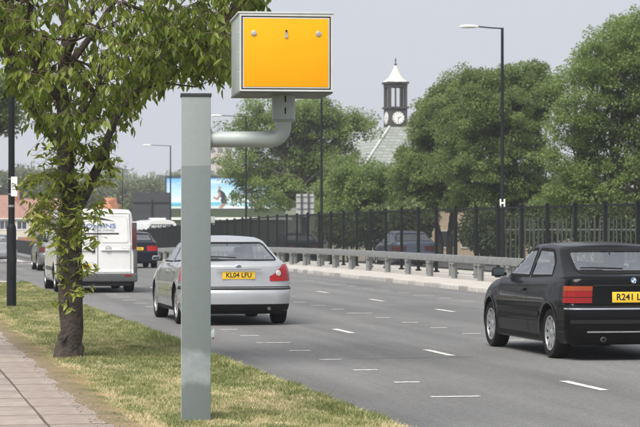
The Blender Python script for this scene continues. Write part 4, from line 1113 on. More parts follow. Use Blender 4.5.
# ---- white van
m_pwhite = mat('white_van_paint', (.68, .68, .67), .35, coat=.6, var=.03)
m_vdark = mat('grey_bumper_plastic', (.075, .076, .078), .6, var=.1)
VA = dict(name='white_van', label='white panel van with twin rear doors and blue lettering behind the tree trunk', cat='van', u=54.2, v=5.12, L=4.78, W=1.90, paint=m_pwhite,
    side=[(0, .06), (.08, .02), (.25, 0), (.9, .0), (1, .0)],
    rear=[(0, .06), (.04, .03), (.15, .03), (.22, .05), (.28, .075), (1, .085)],
    front=[(0, .10), (.1, .02), (.6, .0), (.75, .04), (1, .16)],
    zb=[(0, .30), (.6, .26), (1.2, .24), (4.78, .24)],
    deck=[(0, 1.15), (.9, 1.15), (3.6, 1.12), (4.1, 1.05), (4.5, .95), (4.78, .85)],
    chw=(.944, .83), cy0=(.086, .155), cy1=(4.35, 3.35), roof=[(0, 1.93), (.4, 1.965), (2, 1.98), (3.3, 1.96), (4.8, 1.8)],
    side_windows=[[(3.05, 1.20), (4.05, 1.17), (3.45, 1.68), (3.1, 1.72)]], rear_window=None, wind_screen=[(-.75, 1.18), (.75, 1.18), (.66, 1.75), (-.66, 1.75)],
    wheels=(.88, 3.98), wr=.325, tw=.215, rimr=.2, spokes=5, seats=(2.9, 3.0), seams=[[(3.02, 1.14), (3.0, .35)], [(4.0, 1.1), (3.95, .5)], [(1.6, 1.14), (1.6, .35)]],
    handles=[(3.12, .98)], rub=(.55, 1.35, 3.5, .09), rub_mat=m_vdark, mirror=(3.9, 1.28), msc=1.35, interior=False, bow_r=.03, rr=.07, tr=.02, crr=.10, cbow_r=.03, cbow_f=.2, rcrown=.02, flare=.02, lip=m_vdark, crown=.0)
t, lo, bv, cv, cb = make_vehicle(VA)
def vpatch(bvh, poly, off): return surf_patch(bvh, poly, 'y', -1, off, .12)
seamb = MB(); surf_strip(bv, [(.02, .49), (.02, 1.12)], .014, 'y', -1, .003, mb=seamb); surf_strip(cv, [(.02, 1.13), (.02, 1.86)], .014, 'y', -1, .003, mb=seamb)
for sg in (-1, 1):
    surf_strip(bv, [(sg * .80, .49), (sg * .80, 1.12)], .012, 'y', -1, .003, mb=seamb); surf_strip(cv, [(sg * .80, 1.13), (sg * .77, 1.86)], .012, 'y', -1, .003, mb=seamb)
surf_strip(cv, [(-.77, 1.87), (.77, 1.87)], .012, 'y', -1, .003, mb=seamb); surf_strip(bv, [(-.82, .485), (.82, .485)], .014, 'y', -1, .003, mb=seamb)
seamb.build('door_gap', m_gasket, t)
for sg in (-1, 1):
    # raised pressing of each rear door and the ledge under it
    q = round_poly([(sg * .08 + .02 * (sg > 0), 1.19), (sg * .74, 1.19), (sg * .71, 1.80), (sg * .08 + .02 * (sg > 0), 1.80)], .06)
    dp = surf_patch(cv, q, 'y', -1, .008).build('rear_door_panel', m_pwhite, t, smooth=True, angle=80)
    surf_strip(cv, q, .016, 'y', -1, .010, True).build('panel_edge', mat('panel_edge_shade', (.60, .60, .59), .4), dp, smooth=True)
    MB().box((sg * .41 + .01, .075, 1.01), (.66, .05, .035)).build('door_ledge', m_pwhite, t, bevel=.012)
    lt = MB().box((sg * .880, .072, 1.34), (.115, .08, .64)).build('tail_light', mat('dark_red_lens', (.075, .016, .016), .25, coat=1), t, bevel=.02)
    MB().box((sg * .905, .11, .74), (.085, .17, .58)).build('corner_panel', m_vdark, t, bevel=.02)
    MB().box((sg * .886, .033, 1.56), (.05, .01, .10)).build('indicator_lens', m_vdark, lt, bevel=.003)
    MB().box((sg * .72, -.046, .41), (.16, .012, .04)).build('bumper_reflector', m_red, t, bevel=.004)
MB().box((-.09, .068, 1.05), (.085, .03, .20)).build('door_handle', m_dark, t, bevel=.012)
bp = MB().box((0, .05, .36), (1.90, .19, .21)).build('rear_bumper', m_vdark, t, bevel=.05, seg=3)
MB().box((0, .06, .22), (1.62, .12, .12)).build('bumper_skirt', m_dark, bp, bevel=.02)
plate(t, bv, -.40, .62, 'EY05 UNS', .5, .12, .10, y=.062)
m_blue = mat('logo_blue', (.16, .21, .42), .5); m_lgrey = mat('logo_grey', (.22, .23, .28), .5)
def door_text(name, s, size, x, z, m, bold=0, sx=1.0):
    h, _ = cast(cv, x, z, 'y', -1); return text_obj(name, s, size, m, t, (x, h.y - .0125, z), (PI / 2, 0, 0), sx, .001, bold=bold)
door_text('lettering', 'COUSINS', .15, .02, 1.575, m_blue, .003, 1.36)
door_text('lettering', 'BUILDING', .085, .16, 1.475, m_lgrey, 0, 1.3)
surf_strip(cv, [(-.66, 1.395), (.52, 1.395)], .035, 'y', -1, .0125).build('logo_bar', m_ink, t)
MB().prism([(-.72, 1.69), (-.12, 1.83), (.42, 1.69), (-.12, 1.745)], .0, .002).build('roof_logo', m_ink, t).location = (0, cast(cv, 0, 1.75, 'y', -1)[0].y - .014, 0)
rg = MB().lathe([(.075, 0), (.075, -.008), (.060, -.010), (.060, 0)], 28, 'y', (0, 0, 0), close=True).box((0, -.005, 0), (.12, .006, .014), 0).build('ring_badge', m_galv, t, smooth=True); rg.location = (.27, .060, 1.03 + .0)
text_obj('lettering', 'Vivaro', .07, m_lgrey, t, (.66, .066, 1.04), (PI / 2, 0, 0), 1.1, .002)
for sx in (-.35, .35): MB().box((sx, .05, 1.915), (.02, .02, .02)).build('hinge', m_dark, t)

# ---- other vehicles share two body plans
def other(base, **kw):
    S = dict(base); S.update(kw); t, lo, bv, cv, cb = make_vehicle(S)
    for sg in (-1, 1):
        dd = [sg * x for x in wrap_d(.6, 1.95, 12)][::sg]
        lo.patch(dd, [.66, .72, .78, .85], .009).build('tail_light', S.get('lamp', m_red), t, smooth=True)
        lo.patch([sg * x for x in (3.35, 3.6, 3.8, 4.0)][::sg], [.54, .68], .006).build('headlight', m_clearlens, t, smooth=True)
    lo.patch(wrap_d(-dend(S), dend(S), 50), [.25, .40, .50, .57], .012).build('rear_bumper', S.get('bump', S['paint']), t, smooth=True)
    if S.get('reg'): plate(t, bv, 0, .735, S['reg'])
    return t
m_pdark = mat('dark_blue_car_paint', (.006, .008, .015), .3, coat=.55, var=.05, spec=.12)
m_pgrey = mat('grey_car_paint', (.20, .205, .21), .35, metal=.5, coat=.8, var=.04)
m_pbg = mat('blue_grey_car_paint', (.10, .12, .17), .35, metal=.3, coat=.8, var=.04)
m_ppale = mat('pale_car_paint', (.48, .50, .53), .35, metal=.3, coat=.8, var=.04)
other(BM, name='dark_saloon', label='dark blue car with bright red tail lights ahead of the white van', u=87.0, v=9.72, paint=m_pdark, lamp=m_redb, reg='M517 KGJ', glass=m_glass, wiper=None)
other(MO, name='grey_car', label='grey car just ahead of the white van, mostly hidden behind it', u=81.0, v=6.5, paint=m_pgrey, wiper=None, lamp=mat('dim_lens', (.09, .02, .02), .3))
other(MO, name='pale_car', label='pale blue car far down the road at the left edge', u=113, v=5.9, paint=m_ppale, wiper=None, lamp=m_redb)
def parked(base, px, Y, rot, **kw):
    x = (px - 320) * Y / F; u, v = UV(x, Y); return other(base, u=u, v=v, rot=rot, wiper=None, group='cars parked behind the railings', lamp=mat('dim_lens', (.09, .02, .02), .3), **kw)
parked(MO, 416, 86, math.radians(-3), name='parked_car', label='blue grey car parked behind the railings below the middle trees', paint=m_pbg)
parked(BM, 303, 103, math.radians(2), name='parked_car', label='dark car parked behind the railings below the double backed road sign', paint=m_pdark)
# ---- coach behind the fence
m_coach = mat('white_coach_paint', (.66, .66, .65), .35, coat=.6, var=.03)
def coach(px, Y, label, txt, u_off=0):
    x = (px - 320) * Y / F; u, v = UV(x, Y)
    t = empty('coach', R(u, v, gz(u)), TH, label, 'coach', 'coaches parked behind the railings')
    sec = [(-1.23, .35), (-1.25, 1.2), (-1.22, 2.2), (-1.12, 2.75), (-.9, 3.02), (-.5, 3.12), (0, 3.15), (.5, 3.12), (.9, 3.02), (1.12, 2.75), (1.22, 2.2), (1.25, 1.2), (1.23, .35)]
    MB().prism(sec, .12, 9.6).build('body', m_coach, t, smooth=True, angle=40)
    MB().prism([(p * .97, .4 + (q - .35) * .97) for p, q in sec], 0, .12).build('rear_panel', m_coach, t, smooth=True, angle=40)
    w = MB().prism([(-1.02, 2.0), (1.02, 2.0), (.98, 2.55), (.8, 2.80), (-.8, 2.80), (-.98, 2.55)], -.02, 0).build('rear_window', m_hglass, t)
    for q in (-.5, 0, .5): MB().box((q, -.035, 2.26), (.34, .02, .3)).build('window_sticker', mat('sticker_grey', (.45, .46, .47), .5), w)
    text_obj('lettering', txt, .30, MATS['white_window_frame'], w, (0, -.03, 2.62), (PI / 2, 0, 0), 1.0, .002, bold=.004)
    for sg in (-1, 1):
        for k in range(6): MB().box((sg * 1.235, .9 + 1.45 * k + .6, 2.0), (.03, 1.3, .8)).build('side_window', m_hglass, t)
        MB().box((sg * 1.0, -.02, 1.0), (.2, .04, .4)).build('tail_light', m_redb, t, bevel=.01)
        for wy in (2.2, 7.6): MB().lathe([(.3, -.13), (.48, -.13), (.5, 0), (.48, .13), (.3, .13)], 24, 'x', (sg * 1.13, wy, .5), close=True).build('wheel', m_rubber, t, smooth=True)
    MB().box((0, 3, 3.2), (1.2, 1.2, .16)).build('roof_vent', m_coach, t, bevel=.03)
    MB().box((0, -.05, .5), (2.4, .12, .3)).build('rear_bumper', m_vdark, t, bevel=.03)
coach(162, 171, 'white coach with a lettered rear window above the railings', 'MARSHALLS')
coach(138, 186, 'plain white coach partly hidden behind the lettered one', '')

# ================================================================== ROAD SIGN (seen from behind)
b = GP(305, 112); t = empty('road_sign', b, 0, 'pale grey back of a tall two post road sign above the railings', 'road sign')
sc_ = 112 / F
z1, z0 = 1.6 + (225 - 194) * sc_ - b.z, 1.6 + (225 - 217) * sc_ - b.z
MB().box((0, .03, (z0 + z1) / 2), (.86, .012, z1 - z0)).build('panel', mat('sign_back', (.42, .43, .42), .5, metal=.3), t)
for x in (-.17, .17): MB().tube([(x, -.06, -.2), (x, -.06, z1 + .04)], .045, 10).build('post', m_vdark, t, smooth=True)
for z in np.linspace(z0 + .12, z1 - .12, 4): MB().box((0, -.0, z), (.84, .03, .035)).build('stiffener', m_galv, t)

# ================================================================== BILLBOARD
BY = 228.0; s_ = BY / F
b = GP(228, BY); t = empty('billboard', b, 0, 'wide advertising billboard with a figure running on a blue beach', 'billboard')
zt, zb_ = 1.6 + (225 - 177.5) * s_ - b.z, 1.6 + (225 - 208.5) * s_ - b.z; hw = 61.5 * s_; xo = 0
m_bb = D.materials.new('beach_print'); m_bb.use_nodes = True
tt_ = m_bb.node_tree; pb = principled(m_bb); pb.inputs['Roughness'].default_value = .5
tc = tt_.nodes.new('ShaderNodeTexCoord'); sp = tt_.nodes.new('ShaderNodeSeparateXYZ'); tt_.links.new(tc.outputs['Generated'], sp.inputs[0])
r = tt_.nodes.new('ShaderNodeValToRGB'); r.color_ramp.elements[0].color = (.62, .66, .62, 1); r.color_ramp.elements[0].position = 0
for p, c in ((.06, (.60, .68, .66)), (.09, (.05, .38, .50)), (.19, (.16, .55, .68)), (.22, (.70, .82, .88)), (.55, (.50, .74, .90))):
    r.color_ramp.elements.new(p).color = (*c, 1)
r.color_ramp.elements[-1].color = (.13, .40, .76, 1); tt_.links.new(sp.outputs['Z'], r.inputs['Fac'])
n = tt_.nodes.new('ShaderNodeTexNoise'); n.inputs['Scale'].default_value = 3; tt_.links.new(tc.outputs['Generated'], n.inputs['Vector'])
mxx = tt_.nodes.new('ShaderNodeMix'); mxx.data_type = 'RGBA'; mxx.blend_type = 'SCREEN'; mxx.inputs['B'].default_value = (.8, .82, .84, 1)
mr = tt_.nodes.new('ShaderNodeMapRange'); mr.inputs[1].default_value = .5; mr.inputs[2].default_value = .7; mr.inputs[4].default_value = .6
tt_.links.new(n.outputs['Fac'], mr.inputs[0]); tt_.links.new(mr.outputs[0], mxx.inputs['Factor']); tt_.links.new(r.outputs['Color'], mxx.inputs['A']); tt_.links.new(mxx.outputs['Result'], pb.inputs['Base Color'])
MB().box((xo, 0, (zt + zb_) / 2), (2 * hw, .15, zt - zb_)).build('poster', m_bb, t)
ring_frame(xo - hw - .18, xo + hw + .18, zb_ - .18, zt + .18, .18, -.14, .1).build('frame', mat('billboard_frame', (.06, .065, .07), .5), t)
for x in (-5, -1.7, 1.7, 5): MB().box((x, .35, zt / 2), (.25, .25, zt)).build('post', m_vdark, t)
# printed figure: flat ink on the poster, running to the left
def fig(pts, m, y): return MB().prism([( (p - 228) * s_, 1.6 + (225 - q) * s_ - b.z) for p, q in pts], y, y + .004).build('printed_figure', m, t)
m_skin = mat('printed_skin', (.42, .24, .15), .5); m_suit = mat('printed_swimsuit', (.03, .032, .045), .5)
fig([(218.2, 190.0), (221.0, 190.2), (224.3, 192.5), (226.4, 196.6), (227.2, 200.5), (226.0, 204.2), (222.4, 203.8), (220.6, 200.8), (221.4, 198.0), (219.2, 194.8), (217.6, 192.2)], m_suit, -.085)
fig([(218.6, 186.6), (220.2, 186.3), (221.0, 187.6), (220.7, 189.4), (219.2, 190.2), (218.3, 188.8)], m_skin, -.090)
fig([(217.9, 191.5), (219.0, 194.2), (217.0, 198.0), (213.6, 196.2), (213.2, 197.6), (217.5, 200.3), (221.0, 195.5), (220.2, 191.6)], m_skin, -.092)
fig([(222.2, 203.2), (225.0, 204.2), (222.6, 206.2), (219.8, 208.0), (218.6, 207.6), (220.8, 205.4)], m_skin, -.090)
fig([(225.5, 203.2), (227.0, 202.6), (224.0, 206.0), (222.3, 208.2), (221.0, 208.2), (223.2, 205.4)], m_skin, -.093)
# green boarding and white rail under it
w = empty('boarding', GP(222, BY - 6), 0, 'dark green boarding with a white rail below the beach billboard', 'boarding'); zl = w.location.z; sB = (BY - 6) / F
MB().box((0, 0, (1.6 + (225 - 209.8) * sB - zl) / 2), (12.2, .1, 1.6 + (225 - 209.8) * sB - zl)).build('board', mat('dark_green_board', (.05, .07, .035), .7, var=.2), w)
MB().box((0, -.12, 1.6 + (225 - 218.6) * sB - zl), (13.5, .1, .24)).build('rail', m_frame, w)
for x in (-6, -2, 2, 6): MB().box((x, -.2, .8), (.1, .1, 1.7)).build('post', m_galv, w)
# dark hoarding left of it
b = GP(151, 205); t = empty('hoarding', b, 0, 'tall black boarded hoarding between the wooded hill and the billboard', 'hoarding'); sH = 205 / F
zt = 1.6 + (225 - 192.5) * sH - b.z
hbm = MB().box((0, 0, 0), (.56, .05, zt)).build('board', mat('black_board', (.035, .037, .042), .7, var=.2, scale=1.0), me_only=True)
for k in range(6):
    o = link(D.objects.new('board', hbm), t); o.location = (-1.5 + .57 * k + .08, random.uniform(-.01, .01), zt / 2)
MB().box((.05, -.06, zt - .9), (3.3, .05, .12)).box((.05, -.06, .6), (3.3, .05, .12)).box((.1, -.09, zt * .62), (.14, .1, zt * .55)).build('batten', m_dark, t)

# ================================================================== BUILDINGS
def tilemat(name, c, sx, sz):
    m = D.materials.new(name); m.use_nodes = True; t = m.node_tree; b = principled(m); b.inputs['Roughness'].default_value = .8
    tc = t.nodes.new('ShaderNodeTexCoord'); sp = t.nodes.new('ShaderNodeSeparateXYZ'); cb_ = t.nodes.new('ShaderNodeCombineXYZ')
    t.links.new(tc.outputs['Object'], sp.inputs[0]); t.links.new(sp.outputs['X'], cb_.inputs['X']); t.links.new(sp.outputs['Z'], cb_.inputs['Y'])
    br_ = t.nodes.new('ShaderNodeTexBrick'); t.links.new(cb_.outputs[0], br_.inputs['Vector']); br_.inputs['Scale'].default_value = 1
    br_.inputs['Brick Width'].default_value = sx; br_.inputs['Row Height'].default_value = sz; br_.inputs['Mortar Size'].default_value = sz * .09
    br_.inputs['Color1'].default_value = (*[x * 1.12 for x in c], 1); br_.inputs['Color2'].default_value = (*[x * .86 for x in c], 1); br_.inputs['Mortar'].default_value = (*[x * .55 for x in c], 1)
    t.links.new(br_.outputs['Color'], b.inputs['Base Color']); MATS[name] = m; return m
m_tile_pink = tilemat('pink_brown_roof_tiles', (.30, .16, .12), .3, .22); m_tile_orange = tilemat('orange_roof_tiles', (.42, .17, .08), .3, .22)
m_slate = tilemat('green_grey_slates', (.24, .26, .235), .5, .25); m_brick = tilemat('red_brick', (.34, .14, .08), .4, .15)
def house(px, Y, w, d, eave, ridge, label, roofm, wallm, wins, gable=False, chim=(.3,), rot=0.0, group='terraced houses at the end of the road'):
    b = GP(px, Y); t = empty('house', b, rot, label, 'house', group)
    MB().box((0, d / 2, eave / 2 - .2), (w, d, eave + .4)).build('wall', wallm, t)
    o = .35
    if gable:
        rf = MB().add([(-w / 2 - o, -o, eave - .15), (w / 2 + o, -o, eave - .15), (0, -o, ridge), (-w / 2 - o, d + o, eave - .15), (w / 2 + o, d + o, eave - .15), (0, d + o, ridge)], [(0, 1, 2), (3, 5, 4), (0, 2, 5, 3), (1, 4, 5, 2), (0, 3, 4, 1)])
    else:
        rf = MB().add([(-w / 2 - o, -o, eave - .05), (w / 2 + o, -o, eave - .05), (w / 2 + o, d + o, eave - .05), (-w / 2 - o, d + o, eave - .05), (-w / 2 + d * .42, d / 2, ridge), (w / 2 - d * .42, d / 2, ridge)], [(0, 1, 5, 4), (1, 2, 5), (2, 3, 4, 5), (3, 0, 4), (0, 3, 2, 1)])
    r_ = rf.build('roof', roofm, t)
    for c in chim:
        MB().box((w * (c - .5), d / 2, ridge + .1), (.9, .6, 1.6)).box((w * (c - .5) - .2, d / 2, ridge + 1.05), (.25, .25, .35)).box((w * (c - .5) + .2, d / 2, ridge + 1.05), (.25, .25, .35)).build('chimney', m_brick, r_)
    for (x, z, ww, hh) in wins:
        f = ring_frame(x - ww / 2, x + ww / 2, z - hh / 2, z + hh / 2, .12, -.06, .04).box((x, -.01, z), (.08, .05, hh - .24)).build('window', m_frame, t)
        MB().box((x, -.012, z), (ww - .2, .03, hh - .2)).build('pane', m_hglass, f)
    MB().box((0, -o - .02, eave - .12), (w + .7, .1, .14)).build('gutter', m_frame, r_)
    return t
wn = lambda n_, w_, zs: [((i + .5) * w_ / n_ - w_ / 2, z, 1.5, 1.35) for i in range(n_) for z in zs]
house(-4, 318, 9.5, 8, 5.0, 8.2, 'cream house with a pink brown roof behind the black lamp post', m_tile_pink, m_cream, wn(4, 9.5, (1.6, 4.0)), rot=.05)
house(38, 322, 11.5, 8, 4.9, 7.8, 'cream terraced house behind the leafy shoots with a pink brown roof', m_tile_pink, m_cream, wn(4, 11.5, (1.6, 3.9)), rot=.02, chim=(.2, .8))
house(97, 300, 5.8, 9, 5.3, 7.6, 'small house with a bright orange roof above the white van', m_tile_orange, m_brick, wn(2, 5.0, (1.6, 3.9)), chim=(), rot=-.3)
house(103, 470, 7.0, 7, 10.0, 12.2, 'pink brick house up on the wooded hill', m_tile_pink, mat('pink_brick', (.45, .27, .22), .9), wn(3, 7, (5.6, 8.4)), group=None)
house(-62, 310, 10, 8, 5.0, 8.0, 'last cream house to the left of the terrace', m_tile_pink, m_cream, wn(3, 10, (1.6, 4.0)))
# garden wall in front of the terrace
b = GP(27, 300); t = empty('garden_wall', b, 0, 'low orange brick garden wall in front of the cream terrace', 'wall')
MB().box((0, 0, .9), (2.4, .25, 3.0)).build('brickwork', m_brick, t); MB().box((0, 0, 2.45), (2.5, .3, .08)).build('coping', m_kerb, t)
# tower block
b = GP(208, 520); t = empty('tower_block', b, .1, 'pale concrete tower block glimpsed beside the grey camera post', 'building'); sT = 520 / F
H = 1.6 + (225 - 139) * sT - b.z; wT = 10.8
MB().box((0, 5, H / 2), (wT, 10, H)).build('wall', mat('pale_concrete', (.50, .44, .41), .9, var=.05), t)
MB().box((0, 5, H + .25), (wT + .5, 10.5, .5)).build('roof', m_galv, t)
wb = MB().box((0, -.02, 0), (1.0, .06, 1.1)).build('window', mat('dull_glass', (.16, .17, .19), .3), me_only=True)
for i in range(8):
    for j in range(6):
        o = link(D.objects.new('window', wb), t); o.location = ((j + .5) * wT / 6 - wT / 2, 0, 3 + i * (H - 4) / 7.6)
# hall with clock turret
CY = 180.0; sC = CY / F; b = GP(395.5, CY); t = empty('clock_tower_hall', b, 0, 'slate roofed hall crowned by a dark clock turret with a white spire', 'building')
zz = lambda py: 1.6 + (225 - py) * sC - b.z
apex = zz(127.5); ev = zz(176); hx_ = 5.4
MB().box((0, 0, ev / 2 - .2), (10.2, 10.2, ev + .4)).build('wall', m_cream, t)
rf = MB().add([(-hx_, -hx_, ev), (hx_, -hx_, ev), (hx_, hx_, ev), (-hx_, hx_, ev), (-.9, -.9, apex), (.9, -.9, apex), (.9, .9, apex), (-.9, .9, apex)], [(0, 1, 5, 4), (1, 2, 6, 5), (2, 3, 7, 6), (3, 0, 4, 7), (4, 5, 6, 7)]).build('roof', m_slate, t)
rf.rotation_euler = (0, 0, .38)
for i in range(4):
    a = [(-hx_, -hx_), (hx_, -hx_), (hx_, hx_), (-hx_, hx_)][i]; c = [(-.9, -.9), (.9, -.9), (.9, .9), (-.9, .9)][i]
    MB().tube([(a[0], a[1], ev + .03), (c[0], c[1], apex + .03)], .09, 6).build('hip_ridge', mat('hip_lead', (.46, .47, .45), .6), rf)
tw = D.objects.new('clock_turret', None); link(tw, t); tw.rotation_euler = (0, 0, .27); tw.location = (0, 0, 0)
m_td = mat('dark_turret_timber', (.055, .052, .05), .7, var=.2); hw_ = .74
MB().box((0, 0, (zz(131) + zz(108.5)) / 2), (2 * hw_, 2 * hw_, zz(108.5) - zz(131))).build('clock_stage', m_td, tw, bevel=.03)
for q_, w_, h_ in ((108, .22, .14), (130, .18, .16), (83.2, .24, .16), (86, .02, .24)): MB().box((0, 0, zz(q_)), (2 * hw_ + w_, 2 * hw_ + w_, h_)).build('cornice', m_td, tw)
for i in range(4):
    for k in (-1, -.33, .33):
        a = i * PI / 2; x, y = k * (hw_ - .09), -(hw_ - .09); c, s2 = math.cos(a), math.sin(a)
        zc0, zc1 = zz(107.2), zz(87.4)
        MB().box((x * c - y * s2, x * s2 + y * c, (zc0 + zc1) / 2), (.17 if k == -1 else .09, .17 if k == -1 else .09, zc1 - zc0), a).build('column', m_td, tw)
    a = i * PI / 2; c, s2 = math.cos(a), math.sin(a); y = -hw_ - .0
    fc = D.objects.new('clock_face', MB().lathe([(.50, 0), (.50, -.05), (.46, -.06), (.46, -.055)], 32, 'y').build('clock_face', mat('clock_white', (.78, .78, .75), .5), me_only=True))
    # a clock may carry its hands and hour marks in its own mesh
    mbc = MB(); mbc.lathe([(.48, 0), (.48, -.04)], 32, 'y', mi=0)
    for h_ in range(12):
        aa = h_ * PI / 6; mbc.add([((.36 + q * .09) * math.sin(aa) + e * .028 * math.cos(aa), -.046, (.36 + q * .09) * math.cos(aa) - e * .028 * math.sin(aa)) for q, e in ((0, -1), (0, 1), (1, 1), (1, -1))], [(0, 1, 2, 3)], mi=1)
    for aa, ln_, w_ in ((math.radians(70), .24, .03), (math.radians(190), .36, .022)):
        mbc.add([(e * w_ * math.cos(aa) + q * ln_ * math.sin(aa), -.05 - .004 * (ln_ > .3), -e * w_ * math.sin(aa) + q * ln_ * math.cos(aa)) for q, e in ((-.1, -1), (-.1, 1), (1, .6), (1, -.6))], [(0, 1, 2, 3)], mi=1)
    D.objects.remove(fc)
    f_ = mbc.build('clock_face', None, tw, mats=[MATS['clock_white'], m_ink]); f_.location = (-y * s2 * 1.0, y * c, zz(118.3)); f_.location = (-(y) * s2, y * c, zz(118.3)); f_.rotation_euler = (0, 0, a)
z0_, z1_ = zz(82.4), zz(65.5); Hs = z1_ - z0_
MB().lathe([(hw_ * 1.36, z0_), (hw_ * 1.32, z0_ + .06), (hw_ * .95, z0_ + Hs * .16), (hw_ * .62, z0_ + Hs * .38), (hw_ * .38, z0_ + Hs * .62), (hw_ * .2, z0_ + Hs * .85), (.07, z1_)], 8, 'z').build('spire', mat('pale_lead', (.66, .65, .57), .55, var=.08), tw)
MB().lathe([(.05, z1_ - .02), (.13, z1_ + .08), (.05, z1_ + .18), (.03, z1_ + .3), (.07, z1_ + .36), (.01, z1_ + .62)], 10, 'z').build('finial', m_td, tw, smooth=True)
# cream building behind the trees
b = GP(446, 150); t = empty('cream_building', b, .1, 'cream rendered building seen through the gap under the middle trees', 'building')
MB().box((0, 5, 2.6), (4.6, 9, 5.6)).build('wall', mat('peach_render', (.62, .50, .36), .9, var=.06, scale=.5), t); MB().box((0, 5, 5.5), (5, 9.5, .3)).build('roof', m_slate, t)
for x in (-1.5, .2, 1.6):
    for z in (1.4, 3.9):
        f = ring_frame(x - .55, x + .55, z - .6, z + .6, .09, .44, .53).build('window', m_frame, t); MB().box((x, .48, z), (.9, .03, 1.0)).build('pane', m_hglass, f)
b = GP(585, 135); t = empty('brick_building', b, -.05, 'low brick building glimpsed through the right hand foliage', 'building')
MB().box((0, 5, 2.0), (9, 9, 4.4)).build('wall', mat('pale_buff_brick', (.50, .40, .32), .9, var=.1), t); MB().box((0, 5, 4.3), (9.4, 9.4, .25)).build('roof', m_slate, t)
for x in (-3.2, -1, 1.2, 3.2):
    f = ring_frame(x - .6, x + .6, 1.2, 2.6, .09, .44, .53).build('window', m_frame, t); MB().box((x, .48, 1.9), (1.0, .03, 1.2)).build('pane', m_hglass, f)
# palisade fence behind the service road
b = GP(563, 76); t = empty('palisade_fence', b, TH * .4, 'pale grey palisade fence behind the black railings', 'fence')
pm = MB().add([(-.03, 0, 0), (.03, 0, 0), (.03, 0, 1.7), (0, 0, 1.8), (-.03, 0, 1.7), (-.03, .012, 0), (.03, .012, 0), (.03, .012, 1.7), (0, .012, 1.8), (-.03, .012, 1.7)], [(0, 1, 2, 3, 4), (9, 8, 7, 6, 5), (0, 5, 6, 1), (1, 6, 7, 2), (2, 7, 8, 3), (3, 8, 9, 4), (4, 9, 5, 0)]).build('pale', mat('palisade_galvanised', (.075, .09, .07), .8, metal=.0), me_only=True)
for k in range(30):
    o = link(D.objects.new('pale', pm), t); o.location = (-1.9 + k * .155, 0, .05 + random.uniform(-.02, .02)); o.rotation_euler = (0, random.uniform(-.02, .02), random.uniform(-.3, .3))
for z in (.4, 1.45): MB().box((.35, .04, z), (4.6, .04, .05)).build('cross_rail', m_galv, t)

# ================================================================== TREES
def at_px(px, py, Y, b): p = P(px, py, Y); return (p.x - b.x, p.y - b.y, p.z - b.z)
def px_tree(name, px, Y, blobs, label, m, **kw):
    b = GP(px, Y); s = Y / F
    bl = [((( x - px) * s, dy, 1.6 + (225 - y) * s - b.z), (rx * s, ry, rz * s)) for x, y, rx, rz, ry, dy in blobs]
    top = max(q[0][2] + q[1][2] for q in bl)
    return bg_tree(name, b, top, bl, label, m, **kw)
# big tree on the right
px_tree('roadside_tree', 612, 84, [(628, 66, 58, 56, 2.4, 0), (640, 40, 36, 32, 2.0, .3), (605, 62, 34, 32, 2.0, -.3), (585, 95, 42, 46, 2.0, -.3), (650, 130, 60, 55, 2.4, .2), (575, 150, 38, 42, 1.8, .2), (660, 50, 50, 50, 2.0, .5), (610, 178, 60, 30, 2.0, 0), (600, 205, 60, 18, 2.0, .5), (570, 198, 34, 20, 1.8, .4)],
        'tall airy pale green tree at the right edge with bare limbs showing', m_fol_a, nclump=780, per=150, leaf=.10, clump_r=.40, trunk_r=.16, stems=3, seed=11, holes=.05, tint0=.46, limbs=70, shell=.35)
# middle dense trees
px_tree('roadside_tree', 500, 108, [(500, 110, 52, 42, 3.0, 0), (480, 92, 26, 24, 2.0, 0), (518, 95, 36, 36, 2.2, .5), (538, 92, 24, 28, 1.8, .2), (515, 165, 52, 40, 2.5, 0), (478, 160, 42, 40, 2.2, -.3), (525, 200, 45, 20, 2.4, .4), (482, 198, 36, 14, 2.2, .6)],
        'dense dark green multi stemmed tree behind the tall street lamp', m_fol_b, nclump=840, per=230, leaf=.11, clump_r=.40, trunk_r=.14, stems=4, seed=12, tint0=.42, limbs=50, shell=.5)
px_tree('roadside_tree', 445, 114, [(454, 118, 38, 36, 2.6, 0), (437, 126, 28, 30, 2.2, .3), (440, 170, 40, 34, 2.6, 0), (462, 102, 30, 30, 2.0, 0), (414, 172, 22, 28, 1.8, 0), (418, 202, 26, 16, 2.0, .4), (456, 196, 24, 9, 2.0, .6)],
        'dense rounded dark green tree just right of the clock turret', m_fol_b, nclump=720, per=230, leaf=.11, clump_r=.40, trunk_r=.15, stems=2, seed=13, tint0=.48, limbs=40, shell=.5)
px_tree('roadside_tree', 372, 122, [(374, 184, 26, 20, 2.2, 0), (352, 188, 22, 24, 1.8, .3), (392, 192, 26, 20, 1.8, 0), (366, 204, 44, 18, 1.8, 0), (352, 216, 34, 12, 1.6, .2)],
        'low bright green bushy tree below the slate hall roof', m_fol_a, nclump=320, per=170, leaf=.14, clump_r=.42, trunk_r=.1, stems=2, seed=14, tint0=.45)
px_tree('roadside_tree', 305, 148, [(290, 112, 50, 20, 2.5, 0), (262, 128, 34, 22, 2.2, -.2), (318, 120, 42, 26, 2.6, 0), (352, 126, 26, 18, 2, 0), (245, 165, 32, 24, 2.2, 0), (270, 190, 40, 22, 2.4, -.6), (330, 160, 34, 28, 2.4, .3), (300, 150, 40, 26, 2.0, .8)],
        'wide spreading green tree with visible limbs below the yellow camera box', m_fol_a, nclump=760, per=100, leaf=.16, clump_r=.5, trunk_r=.26, stems=1, seed=15, tint0=.5, limbs=80, holes=.08, shell=.3)
px_tree('roadside_tree', 330, 135, [(334, 196, 20, 18, 1.8, 0), (344, 180, 20, 24, 1.8, 0)],
        'leafy bush like tree beside the road sign back', m_fol_b, nclump=220, per=150, leaf=.15, clump_r=.45, trunk_r=.12, seed=16, tint0=.55)
